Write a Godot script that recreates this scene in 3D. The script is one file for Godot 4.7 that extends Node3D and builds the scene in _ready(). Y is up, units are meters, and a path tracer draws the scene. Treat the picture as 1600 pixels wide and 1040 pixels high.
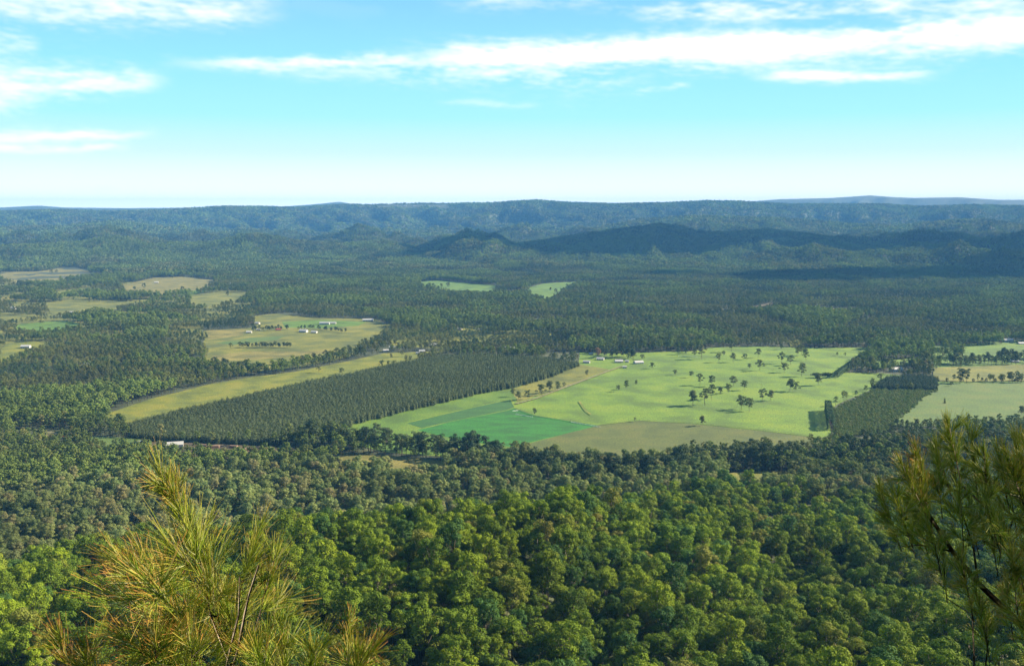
extends Node3D

const FIELDS := [
	["open_grassland", "olive", [Vector2(-2149, -4026), Vector2(-1738, -4109), Vector2(-1404, -3591), Vector2(-825, -3163), Vector2(-639, -2473), Vector2(-711, -2260), Vector2(-606, -1882), Vector2(-764, -2081), Vector2(-809, -1838), Vector2(-926, -1717)]],
	["open_grassland", "gold", [Vector2(-296, -2260), Vector2(-115, -2197), Vector2(107, -2327), Vector2(78, -1977), Vector2(-121, -1838), Vector2(-235, -1882)]],
	["open_grassland", "lime", [Vector2(810, -1882), Vector2(1170, -2028), Vector2(848, -1460), Vector2(638, -1460)]],
	["pasture", "pasture", [Vector2(122, -1771), Vector2(369, -1812), Vector2(661, -1829), Vector2(534, -1565), Vector2(591, -1547), Vector2(533, -1427), Vector2(414, -1268), Vector2(366, -1101), Vector2(209, -1044), Vector2(105, -982), Vector2(60, -998), Vector2(0, -1053), Vector2(-77, -1059), Vector2(-143, -1076), Vector2(-206, -1108), Vector2(-225, -1127), Vector2(-134, -1260), Vector2(-40, -1392), Vector2(0, -1422), Vector2(116, -1638)]],
	["pasture", "pasture", [Vector2(124, -1796), Vector2(187, -1779), Vector2(286, -1740), Vector2(378, -1855), Vector2(467, -1873), Vector2(567, -1855), Vector2(673, -1855), Vector2(666, -1804), Vector2(538, -1565), Vector2(596, -1559), Vector2(625, -1529), Vector2(535, -1427), Vector2(417, -1277), Vector2(379, -1147), Vector2(355, -1114), Vector2(291, -1154), Vector2(228, -1186), Vector2(160, -1209), Vector2(107, -1183), Vector2(84, -1209), Vector2(29, -1240), Vector2(3, -1281), Vector2(5, -1316), Vector2(45, -1372), Vector2(84, -1438), Vector2(114, -1499), Vector2(162, -1591), Vector2(114, -1652)]],
	["paddock", "dry", [Vector2(105, -1175), Vector2(159, -1201), Vector2(227, -1179), Vector2(289, -1147), Vector2(353, -1108), Vector2(369, -1114), Vector2(358, -1078), Vector2(299, -1044), Vector2(204, -1019), Vector2(130, -973), Vector2(102, -953), Vector2(58, -973), Vector2(20, -1012), Vector2(4, -1064)]],
	["crop_field", "crop", [Vector2(-114, -1147), Vector2(-79, -1190), Vector2(-8, -1260), Vector2(3, -1277), Vector2(29, -1232), Vector2(105, -1172), Vector2(0, -1064), Vector2(-47, -1089), Vector2(-82, -1117)]],
	["crop_strip", "cropdark", [Vector2(-130, -1186), Vector2(-82, -1244), Vector2(-2, -1339), Vector2(3, -1285), Vector2(-8, -1264), Vector2(-79, -1194), Vector2(-108, -1158)]],
	["hay_field", "lime", [Vector2(-226, -1134), Vector2(-189, -1190), Vector2(-134, -1268), Vector2(-96, -1320), Vector2(-40, -1397), Vector2(0, -1397), Vector2(5, -1320), Vector2(-2, -1343), Vector2(-83, -1248), Vector2(-131, -1190), Vector2(-110, -1144), Vector2(-81, -1114), Vector2(-47, -1086), Vector2(2, -1061), Vector2(-20, -1016), Vector2(-75, -1022), Vector2(-138, -1040), Vector2(-188, -1085), Vector2(-218, -1093)]],
	["dry_strip", "olive", [Vector2(0, -1417), Vector2(50, -1511), Vector2(117, -1645), Vector2(160, -1597), Vector2(113, -1505), Vector2(82, -1443), Vector2(45, -1377), Vector2(7, -1320)]],
	["hay_field", "gold", [Vector2(-522, -1240), Vector2(-499, -1348), Vector2(-453, -1460), Vector2(-410, -1517), Vector2(-352, -1572), Vector2(-287, -1680), Vector2(-234, -1779), Vector2(-125, -1812), Vector2(-176, -1673), Vector2(-244, -1541), Vector2(-305, -1443), Vector2(-358, -1353), Vector2(-413, -1248), Vector2(-456, -1154), Vector2(-478, -1161), Vector2(-504, -1197)]],
	["paddock", "olive", [Vector2(-668, -2115), Vector2(-572, -2173), Vector2(-639, -2412), Vector2(-598, -2473), Vector2(-465, -2369), Vector2(-331, -2355), Vector2(-268, -2173), Vector2(-270, -1957), Vector2(-292, -1855), Vector2(-290, -1729), Vector2(-351, -1617), Vector2(-433, -1564), Vector2(-503, -1591), Vector2(-582, -1838)]],
	["paddock", "tan", [Vector2(-666, -2126), Vector2(-586, -2150), Vector2(-564, -2038), Vector2(-614, -1967)]],
	["paddock", "lime", [Vector2(-539, -2287), Vector2(-457, -2327), Vector2(-341, -2287), Vector2(-347, -2210), Vector2(-425, -2161), Vector2(-506, -2173)]],
	["paddock", "sage", [Vector2(-586, -1919), Vector2(-527, -2007), Vector2(-472, -2028), Vector2(-475, -1967), Vector2(-540, -1891)]],
	["paddock", "tan", [Vector2(-540, -1748), Vector2(-486, -1804), Vector2(-391, -1804), Vector2(-337, -1829), Vector2(-349, -1771), Vector2(-448, -1702), Vector2(-514, -1680)]],
	["paddock", "tan", [Vector2(-624, -1687), Vector2(-567, -1724), Vector2(-540, -1702), Vector2(-522, -1645), Vector2(-606, -1645)]],
	["paddock", "tan", [Vector2(-2161, -4152), Vector2(-2020, -4195), Vector2(-2038, -4477), Vector2(-1854, -4332), Vector2(-1688, -3870), Vector2(-1621, -3503), Vector2(-1727, -3442), Vector2(-1933, -3710)]],
	["paddock", "tan", [Vector2(-1355, -3407), Vector2(-1384, -3796), Vector2(-1285, -3870), Vector2(-1108, -3657), Vector2(-1035, -3378), Vector2(-1025, -2909), Vector2(-1157, -2956)]],
	["paddock", "olive", [Vector2(-982, -2996), Vector2(-931, -3138), Vector2(-826, -3089), Vector2(-775, -2826), Vector2(-795, -2589), Vector2(-865, -2626)]],
	["paddock", "lime", [Vector2(-1052, -3042), Vector2(-1018, -3322), Vector2(-977, -3294), Vector2(-985, -3019)]],
	["paddock", "olive", [Vector2(-1326, -2767), Vector2(-1246, -2806), Vector2(-1035, -2806), Vector2(-1013, -2673), Vector2(-1057, -2412), Vector2(-1151, -2445)]],
	["paddock", "gold", [Vector2(-1470, -3138), Vector2(-1417, -3294), Vector2(-1347, -3138), Vector2(-1361, -2936)]],
	["paddock", "lime", [Vector2(-1138, -2222), Vector2(-1093, -2287), Vector2(-1047, -2300), Vector2(-994, -2248), Vector2(-946, -2047), Vector2(-1046, -2071)]],
	["paddock", "olive", [Vector2(-1286, -2457), Vector2(-1184, -2412), Vector2(-1155, -2369), Vector2(-1176, -2244)]],
	["paddock", "tan", [Vector2(-1541, -2952), Vector2(-1474, -2952), Vector2(-1424, -2767), Vector2(-1436, -2747)]],
	["paddock", "gold", [Vector2(-990, -1909), Vector2(-954, -1938), Vector2(-904, -1928), Vector2(-886, -1873), Vector2(-877, -1779), Vector2(-876, -1748), Vector2(-849, -1680), Vector2(-859, -1631), Vector2(-953, -1812)]],
	["paddock", "lime", [Vector2(-339, -3591), Vector2(-262, -3657), Vector2(-148, -3497), Vector2(-56, -3407), Vector2(-55, -3017), Vector2(-160, -3066), Vector2(-294, -3222)]],
	["paddock", "gold", [Vector2(-178, -3796), Vector2(-133, -3796), Vector2(-131, -3657), Vector2(-172, -3657)]],
	["paddock", "lime", [Vector2(49, -3294), Vector2(114, -3497), Vector2(271, -3624), Vector2(220, -3378), Vector2(164, -3138), Vector2(108, -2753), Vector2(52, -2857)]],
	["paddock", "gold", [Vector2(-25, -3138), Vector2(32, -3241), Vector2(36, -3089), Vector2(-24, -3066)]],
	["clearing", "dirt", [Vector2(646, -2638), Vector2(741, -2767), Vector2(742, -2728), Vector2(676, -2586), Vector2(627, -2536)]],
	["clearing", "tan", [Vector2(784, -2620), Vector2(913, -2586), Vector2(894, -2504), Vector2(809, -2473), Vector2(761, -2520)]],
	["paddock", "gold", [Vector2(544, -1919), Vector2(611, -2017), Vector2(607, -1987), Vector2(556, -1882), Vector2(533, -1864)]],
	["paddock", "olive", [Vector2(698, -1611), Vector2(781, -1624), Vector2(866, -1645), Vector2(972, -1659), Vector2(877, -1493), Vector2(782, -1482), Vector2(701, -1476), Vector2(645, -1482)]],
	["green_field", "sage", [Vector2(642, -1460), Vector2(706, -1465), Vector2(776, -1471), Vector2(867, -1476), Vector2(724, -1228), Vector2(613, -1154), Vector2(541, -1164), Vector2(478, -1163), Vector2(462, -1175), Vector2(567, -1339)]],
	["garden", "lime", [Vector2(841, -1829), Vector2(921, -1882), Vector2(1008, -1919), Vector2(1119, -1938), Vector2(1011, -1748), Vector2(896, -1702), Vector2(837, -1673), Vector2(795, -1702)]],
	["clearing", "lime", [Vector2(623, -1673), Vector2(723, -1717), Vector2(699, -1659), Vector2(593, -1591)]],
	["clearing", "tan", [Vector2(-186, -1033), Vector2(-150, -1024), Vector2(-108, -1011), Vector2(-70, -995), Vector2(-67, -908), Vector2(-124, -928), Vector2(-167, -943)]],
	["clearing", "olive", [Vector2(212, -948), Vector2(249, -957), Vector2(280, -953), Vector2(252, -859), Vector2(216, -848), Vector2(197, -866)]],
	["clearing", "sage", [Vector2(-486, -1108), Vector2(-455, -1104), Vector2(-407, -1086), Vector2(-389, -1042), Vector2(-438, -1045), Vector2(-466, -1060)]],
	["yard_ground", "dirt", [Vector2(-414, -1083), Vector2(-359, -1079), Vector2(-298, -1067), Vector2(-231, -1053), Vector2(-223, -1003), Vector2(-281, -1006), Vector2(-339, -1016), Vector2(-387, -1027)]],
	["clearing", "tan", [Vector2(-727, -1624), Vector2(-714, -1659), Vector2(-700, -1631), Vector2(-715, -1578), Vector2(-715, -1559)]],
	["clearing", "olive", [Vector2(-116, -2081), Vector2(-90, -2115), Vector2(-56, -2150), Vector2(-47, -2104), Vector2(-112, -2028)]],
]
const PLANTED := {
	"main": [Vector2(-124, -1717), Vector2(-46, -1732), Vector2(56, -1695), Vector2(113, -1631), Vector2(49, -1499), Vector2(0, -1422), Vector2(-41, -1387), Vector2(-95, -1311), Vector2(-134, -1260), Vector2(-188, -1183), Vector2(-231, -1121), Vector2(-266, -1067), Vector2(-337, -1079), Vector2(-434, -1098), Vector2(-462, -1161), Vector2(-416, -1256), Vector2(-359, -1357), Vector2(-306, -1449), Vector2(-244, -1541), Vector2(-193, -1624)],
	"shrub": [Vector2(422, -1268), Vector2(527, -1407), Vector2(612, -1397), Vector2(567, -1339), Vector2(438, -1127), Vector2(369, -1101)],
	"pine": [Vector2(533, -1427), Vector2(578, -1499), Vector2(640, -1517), Vector2(656, -1499), Vector2(615, -1402), Vector2(528, -1412)],
	"thin": [Vector2(-2149, -4026), Vector2(-1738, -4109), Vector2(-1404, -3591), Vector2(-825, -3163), Vector2(-639, -2473), Vector2(-711, -2260), Vector2(-606, -1882), Vector2(-764, -2081), Vector2(-809, -1838), Vector2(-926, -1717)],
	"thin_b": [Vector2(-296, -2260), Vector2(-115, -2197), Vector2(107, -2327), Vector2(78, -1977), Vector2(-121, -1838), Vector2(-235, -1882)],
	"thin_c": [Vector2(810, -1882), Vector2(1170, -2028), Vector2(848, -1460), Vector2(638, -1460)],
	"copse": [Vector2(56, -1702), Vector2(70, -1788), Vector2(123, -1788), Vector2(122, -1717), Vector2(93, -1666)],
}
const PADDOCK_TREES := [
	[243, -1298, 21.0, "the bright pasture"], [259, -1298, 22.8, "the bright pasture"], [276, -1339, 19.9, "the bright pasture"], [296, -1377, 11.2, "the bright pasture"], [310, -1387, 12.2, "the bright pasture"], [281, -1449, 17.5, "the bright pasture"], [297, -1438, 15.5, "the bright pasture"], [329, -1438, 16.6, "the bright pasture"], [338, -1407, 15.3, "the bright pasture"], [301, -1268, 17.3, "the bright pasture"], [309, -1256, 17.2, "the bright pasture"], [342, -1316, 18.0, "the bright pasture"], [355, -1329, 15.5, "the bright pasture"], [402, -1402, 17.3, "the bright pasture"], [408, -1397, 14.4, "the bright pasture"], [456, -1529, 21.0, "the bright pasture"], [458, -1449, 18.1, "the bright pasture"], [440, -1565, 16.1, "the bright pasture"], [460, -1659, 18.1, "the bright pasture"], [470, -1638, 19.1, "the bright pasture"], [404, -1584, 18.3, "the bright pasture"], [390, -1597, 9.7, "the bright pasture"], [437, -1724, 15.2, "the bright pasture"], [408, -1702, 11.5, "the bright pasture"], [382, -1673, 15.8, "the bright pasture"], [356, -1673, 15.8, "the bright pasture"], [378, -1740, 10.5, "the bright pasture"], [333, -1709, 25.2, "the bright pasture"], [326, -1740, 15.1, "the bright pasture"], [405, -1796, 21.8, "the bright pasture"], [280, -1517, 11.2, "the bright pasture"], [231, -1172, 12.7, "the dull creek paddock"], [507, -1829, 11.2, "the bright pasture"], [513, -1695, 18.6, "the bright pasture"], [511, -1740, 17.9, "the bright pasture"], [523, -1755, 19.3, "the bright pasture"], [585, -1748, 7.3, "the bright pasture"], [596, -1740, 7.3, "the bright pasture"], [118, -1529, 10.1, "the dry olive paddock"], [153, -1397, 9.3, "the bright pasture"], [168, -1417, 12.3, "the bright pasture"], [186, -1449, 7.7, "the bright pasture"], [232, -1604, 10.7, "the bright pasture"], [259, -1541, 9.3, "the bright pasture"], [29, -1232, 9.8, "the bright pasture"], [152, -1194, 5.6, "the dull creek paddock"], [228, -1702, 10.2, "the bright pasture"], [10, -1329, 13.2, "the dry olive paddock"], [22, -1339, 14.2, "the bright pasture"], [42, -1367, 16.3, "the bright pasture"], [53, -1387, 16.5, "the bright pasture"], [66, -1402, 13.9, "the bright pasture"], [77, -1427, 8.5, "the bright pasture"], [2, -1357, 11.7, "light green grass"], [-14, -1412, 10.3, "a field's edge"], [-26, -1427, 9.4, "a field's edge"], [-106, -1303, 9.5, "light green grass"], [-116, -1290, 7.7, "light green grass"], [-112, -1298, 8.6, "light green grass"], [-312, -1565, 11.6, "the golden strip"], [-272, -1547, 11.4, "the golden strip"], [-220, -1652, 7.7, "the golden strip"], [-198, -1638, 8.7, "the golden strip"], [-213, -1717, 9.1, "the golden strip"], [-197, -1740, 10.4, "the golden strip"], [-531, -1838, 11.3, "the dry olive paddock"], [592, -1604, 19.1, "a field's edge"], [618, -1604, 18.1, "a field's edge"], [564, -1488, 11.5, "the bright pasture"], [650, -1584, 16.9, "a field's edge"], [650, -1553, 17.7, "a field's edge"], [674, -1584, 29.5, "a field's edge"], [655, -1523, 17.5, "a field's edge"], [677, -1465, 21.3, "light green grass"], [687, -1465, 21.3, "light green grass"], [758, -1476, 16.4, "light green grass"], [731, -1482, 10.9, "the dry olive paddock"], [745, -1482, 8.7, "the dry olive paddock"], [662, -1476, 6.4, "light green grass"], [719, -1482, 6.5, "the dry olive paddock"], [649, -1228, 12.9, "the pale green field"], [-1373, -3870, 18.7, "a field's edge"], [-1286, -3725, 15.4, "straw coloured grass"], [-1213, -3725, 15.3, "straw coloured grass"], [-1215, -3241, 20.3, "straw coloured grass"], [-1054, -3138, 17.3, "straw coloured grass"], [-1227, -3189, 15.6, "straw coloured grass"], [-864, -2974, 16.2, "the dry olive paddock"], [124, -3163, 12.4, "light green grass"], [137, -3089, 14.1, "light green grass"], [-217, -3322, 17.4, "light green grass"], [-236, -3294, 17.2, "light green grass"], [-1086, -2248, 8.2, "light green grass"], [-1079, -2248, 8.2, "light green grass"], [-1887, -4026, 17.4, "straw coloured grass"], [-1866, -4026, 17.4, "straw coloured grass"], [652, -1438, 7.3, "the pale green field"],
]
const CREEK := [Vector2(-226, -1083), Vector2(-200, -1073), Vector2(-170, -1061), Vector2(-111, -1041), Vector2(-54, -1006), Vector2(0, -957), Vector2(49, -925), Vector2(98, -914), Vector2(150, -934), Vector2(206, -962), Vector2(261, -977), Vector2(314, -982), Vector2(363, -1008), Vector2(421, -1019), Vector2(483, -1036), Vector2(560, -1053), Vector2(620, -1059)]
const FARM_TRACK := [Vector2(187, -1624), Vector2(180, -1617), Vector2(161, -1584), Vector2(113, -1493), Vector2(81, -1433), Vector2(70, -1412), Vector2(34, -1343), Vector2(5, -1303)]
const SCAR := [Vector2(92, -1320), Vector2(94, -1285), Vector2(96, -1256), Vector2(101, -1232)]
const WORN_A := [Vector2(109, -1175), Vector2(159, -1201), Vector2(228, -1183), Vector2(290, -1151), Vector2(357, -1108)]
const WORN_B := [Vector2(217, -1645), Vector2(210, -1517), Vector2(223, -1407), Vector2(218, -1268), Vector2(199, -1197)]
const WORN_C := [Vector2(3, -1277), Vector2(28, -1228), Vector2(105, -1168)]
const LEFT_ROAD := [Vector2(-601, -1161), Vector2(-564, -1147), Vector2(-542, -1130), Vector2(-518, -1114), Vector2(-490, -1101)]
const LEFT_SPUR := [Vector2(-542, -1130), Vector2(-536, -1108)]
const TREE_ROW_A := [Vector2(-535, -1624), Vector2(-492, -1624), Vector2(-438, -1584), Vector2(-406, -1541), Vector2(-379, -1597), Vector2(-349, -1659), Vector2(-310, -1748), Vector2(-285, -1804)]
const TREE_ROW_B := [Vector2(-519, -1855), Vector2(-497, -1855)]
const TREE_ROW_C := [Vector2(-490, -1855), Vector2(-424, -1855)]
const TREE_ROW_D := [Vector2(-561, -2104), Vector2(-538, -2115), Vector2(-502, -2126), Vector2(-488, -2138)]
const TREE_ROW_E := [Vector2(646, -1471), Vector2(677, -1465), Vector2(776, -1471)]
const TREE_ROW_F := [Vector2(-469, -2138), Vector2(-451, -2150), Vector2(-420, -2138), Vector2(-386, -2104), Vector2(-348, -2081)]
const TREE_ROW_G := [Vector2(147, -1779), Vector2(166, -1740), Vector2(176, -1724), Vector2(188, -1732), Vector2(200, -1740), Vector2(207, -1702)]
const TREE_ROW_H := [Vector2(303, -1771), Vector2(322, -1779), Vector2(335, -1788), Vector2(343, -1779)]
const TREE_ROW_I := [Vector2(725, -1645), Vector2(753, -1659), Vector2(752, -1631), Vector2(780, -1645), Vector2(847, -1717), Vector2(857, -1702), Vector2(891, -1748), Vector2(855, -1645), Vector2(919, -1748)]
const HEDGE := [Vector2(636, -1748), Vector2(506, -1517)]
const WINDBREAK := [Vector2(413, -1264), Vector2(380, -1147)]
const FENCE_A := [Vector2(73, -1190), Vector2(106, -1161)]
const FENCE_B := [Vector2(5, -1236), Vector2(26, -1220)]
const FENCE_C := [Vector2(1, -1256), Vector2(8, -1260)]
const FENCE_D := [Vector2(297, -1740), Vector2(331, -1736)]
const HOUSES := [
	[-1496, -10310, 26.1, "white", "white", "tiny white building on the far plateau skyline"],
	[-1414, -10341, 27.1, "white", "white", "tiny white building on the far plateau skyline"],
	[-1324, -10313, 32.0, "white", "white", "tiny white building on the far plateau skyline"],
	[-1224, -10429, 40.0, "white", "white", "tiny white building on the far plateau skyline"],
	[-1123, -10422, 28.4, "white", "white", "tiny white building on the far plateau skyline"],
	[-1020, -10405, 29.5, "white", "white", "tiny white building on the far plateau skyline"],
	[-910, -10371, 26.1, "white", "white", "tiny white building on the far plateau skyline"],
	[-777, -10387, 42.5, "white", "white", "tiny white building on the far plateau skyline"],
	[155, -1702, 12.4, "white", "pale", "white cottage with pale roof under the dark garden trees"],
	[128, -1666, 11.0, "white", "pale", "small white shed at the end of the pale dry strip"],
	[143, -1763, 7.0, "white", "pale", "tiny white hut behind the farm's garden trees"],
	[184, -1673, 13.3, "white", "white", "long white farmhouse where the gravel track begins"],
	[198, -1673, 6.7, "cream", "pale", "small cream shed between farmhouse and grey barn"],
	[216, -1659, 15.4, "grey", "white", "big pale grey barn with rounded tree before it"],
	[187, -1611, 6.4, "white", "white", "white stock trailer shed beside the top of the track"],
	[624, -1578, 19.0, "white", "white", "long low white barn beside the dark pine grove"],
	[986, -1938, 18.5, "white", "white", "white two part house above the hamlet gardens"],
	[994, -1900, 14.1, "grey", "white", "grey house with white roof beside the white one"],
	[865, -1673, 13.6, "cream", "grey", "cream cottage with grey roof among garden trees"],
	[-561, -2081, 11.3, "white", "white", "white cottage at the corner of the dry paddock"],
	[-553, -2126, 8.6, "white", "pale", "small white shed behind the paddock cottage"],
	[-509, -2126, 11.5, "cream", "red", "cream cottage with reddish roof in the garden trees"],
	[-447, -2092, 16.8, "grey", "white", "farmhouse with bright white roof facing the dry paddock"],
	[-422, -2081, 12.5, "white", "white", "white shed next to the bright roofed farmhouse"],
	[-598, -2248, 10.7, "cream", "red", "pinkish cottage at the wood's edge"],
	[-586, -2248, 10.6, "cream", "pale", "pale cottage beside the pinkish one"],
	[-429, -2235, 22.4, "grey", "pale", "long grey shed in the middle of the lime paddock"],
	[-412, -2248, 13.5, "white", "pale", "white shed beside the long grey one"],
	[-339, -2300, 24.4, "white", "white", "big white house at the far paddock corner"],
	[-294, -2327, 10.7, "white", "white", "small white house just inside the forest"],
	[-234, -1804, 9.6, "white", "white", "white bungalow on the green strip"],
	[-228, -1846, 9.8, "cream", "grey", "grey roofed bungalow behind the white one"],
	[-166, -1796, 10.7, "white", "pale", "white house at the top of the golden strip"],
	[-171, -1771, 7.0, "white", "white", "white garage below the strip's top house"],
	[-153, -1873, 17.3, "cream", "pale", "long pale roofed house in the dark tree shade"],
	[-2, -1821, 20.3, "white", "white", "large white house behind the plantation's top edge"],
	[-30, -1821, 14.4, "cream", "red", "red roofed house behind the plantation's top edge"],
	[60, -2300, 18.1, "pink", "pale", "pink walled house alone in the far forest"],
	[-71, -2126, 12.6, "white", "white", "white house in a small forest clearing"],
	[-115, -2138, 11.2, "cream", "pale", "cream house near a small forest clearing"],
	[-233, -2138, 8.5, "white", "pale", "white hut in the woods by the paddock"],
	[-981, -3436, 21.0, "white", "white", "white farmhouse above the far olive paddock"],
	[-637, -3322, 17.7, "white", "white", "lone white house in the wooded foothills"],
	[-1123, -2488, 12.5, "white", "white", "white cottage below the long olive paddock"],
	[-922, -1846, 16.2, "grey", "white", "grey shed with white roof by the curved field"],
	[-891, -1812, 7.9, "white", "pale", "white hut next to the curved field shed"],
	[-717, -1638, 10.6, "grey", "pale", "grey house on the bare clearing in the plantation"],
	[-1319, -2586, 17.1, "white", "pale", "white house in the woods at the valley's end"],
	[-1642, -3725, 18.6, "white", "white", "white shed on the farthest tan paddock"],
	[-1704, -3497, 20.3, "white", "white", "white house below the farthest tan paddock"],
	[-1278, -3528, 14.7, "white", "white", "white shed on the tan hill paddock"],
	[-418, -1079, 6.9, "white", "white", "white shed beside the dark green creek meadow"],
	[-388, -1061, 6.0, "red", "red", "dark red shed at the end of the timber yard"],
	[-373, -1061, 19.5, "grey", "white", "large pale roofed mill shed in the timber yard"],
	[807, -2520, 15.6, "cream", "pale", "cream building in the far forest clearing"],
	[838, -2504, 20.7, "cream", "white", "long cream building in the far forest clearing"],
	[869, -2488, 13.8, "cream", "pale", "small cream building at the far clearing's end"],
	[-514, -1104, 5.7, "cream", "red", "brown roofed hut by the creek road"],
]
const RIDGES := [
	[5900.0, 1300.0, 900.0, [Vector2(-13.89, -113), Vector2(-8.87, -81), Vector2(-3.71, -20), Vector2(0.00, 37), Vector2(3.71, 95), Vector2(5.91, 129), Vector2(7.37, 148), Vector2(8.46, 164), Vector2(9.55, 153), Vector2(10.63, 123), Vector2(12.41, 113), Vector2(13.47, 124), Vector2(14.51, 132), Vector2(16.59, 108), Vector2(18.95, 81), Vector2(21.25, 62), Vector2(24.42, 45), Vector2(27.42, 57), Vector2(30.28, 49)]],
	[5600.0, 650.0, 900.0, [Vector2(-30.28, 85), Vector2(-27.44, 67), Vector2(-24.42, 75), Vector2(-21.89, 112), Vector2(-19.63, 75), Vector2(-16.95, 76), Vector2(-14.53, 122), Vector2(-12.78, 89), Vector2(-10.29, 59), Vector2(-7.39, 72), Vector2(-5.93, 42), Vector2(-2.98, -60)]],
	[8100.0, 1300.0, 900.0, [Vector2(-30.21, 120), Vector2(-27.36, 126), Vector2(-24.36, 132), Vector2(-22.00, 174), Vector2(-19.91, 129), Vector2(-16.92, 77), Vector2(-14.86, 105), Vector2(-11.71, 32), Vector2(-8.83, 51), Vector2(-6.64, 96), Vector2(-4.44, 70), Vector2(-1.48, 17), Vector2(1.85, 48), Vector2(4.81, 106), Vector2(7.37, 174), Vector2(10.25, 205), Vector2(12.74, 195), Vector2(15.53, 186), Vector2(18.59, 147), Vector2(21.21, 130), Vector2(23.73, 170), Vector2(25.56, 185), Vector2(27.36, 144), Vector2(30.20, 147)]],
	[10600.0, 1700.0, 3500.0, [Vector2(-30.16, 252), Vector2(-27.32, 240), Vector2(-24.93, 252), Vector2(-21.82, 240), Vector2(-19.55, 252), Vector2(-16.53, 285), Vector2(-14.47, 285), Vector2(-12.02, 279), Vector2(-9.88, 306), Vector2(-8.44, 306), Vector2(-5.89, 320), Vector2(-3.69, 320), Vector2(-1.11, 327), Vector2(0.00, 341), Vector2(1.48, 354), Vector2(3.69, 327), Vector2(5.89, 313), Vector2(8.80, 326), Vector2(11.30, 346), Vector2(13.07, 339), Vector2(15.50, 311), Vector2(17.88, 311), Vector2(20.51, 310), Vector2(22.44, 284), Vector2(24.91, 301), Vector2(27.30, 288), Vector2(30.14, 293)]],
	[16000.0, 1800.0, 2500.0, [Vector2(-30.15, 295), Vector2(-27.31, 296), Vector2(-25.52, 325), Vector2(-24.31, 297), Vector2(-21.17, 289), Vector2(-17.88, 299), Vector2(-13.78, 300), Vector2(-11.31, 350), Vector2(-9.88, 391), Vector2(-8.80, 341), Vector2(-3.69, 332), Vector2(3.69, 393), Vector2(7.35, 362), Vector2(12.72, 380), Vector2(15.15, 428), Vector2(17.86, 445), Vector2(19.84, 481), Vector2(21.14, 451), Vector2(22.10, 440), Vector2(24.28, 447), Vector2(26.11, 407), Vector2(27.29, 406), Vector2(30.13, 384)]],
]
const STREAKS := [
	[-17.26, 7.87, 7.22, 8.72, 0.34, 0.90, 1.00, 0.40],
	[-5.79, 8.40, 21.40, 8.96, 0.75, 1.12, 1.30, 0.25],
	[7.21, 8.92, 29.04, 8.96, 0.75, 1.27, 1.20, 0.35],
	[-8.66, 7.66, 7.24, 7.55, 0.52, 1.27, 0.60, 0.70],
	[-28.68, 5.88, -19.42, 6.85, 1.27, 0.52, 0.80, 0.50],
	[-28.82, 3.57, -20.19, 4.05, 0.45, 0.34, 0.90, 0.20],
	[-28.86, 3.03, -21.34, 3.29, 0.26, 0.19, 0.70, 0.30],
	[-27.88, 9.90, -13.46, 10.80, 1.12, 0.82, 0.55, 0.80],
	[-4.01, 6.05, 1.46, 5.99, 0.15, 0.19, 0.28, 0.50],
	[13.57, 7.26, 22.42, 7.01, 0.30, 0.26, 0.65, 0.75],
	[-12.87, 7.62, -2.91, 7.60, 0.37, 0.75, 0.35, 0.70],
	[5.04, 11.03, 28.14, 10.17, 0.75, 0.75, 0.55, 0.90],
	[-3.60, 11.38, 5.75, 11.25, 0.75, 0.52, 0.30, 0.80],
	[6.53, 6.65, 10.09, 6.84, 0.26, 0.26, 0.40, 0.80],
	[-27.96, 8.44, -25.07, 8.59, 0.97, 0.60, 0.45, 0.80],
]
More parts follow.
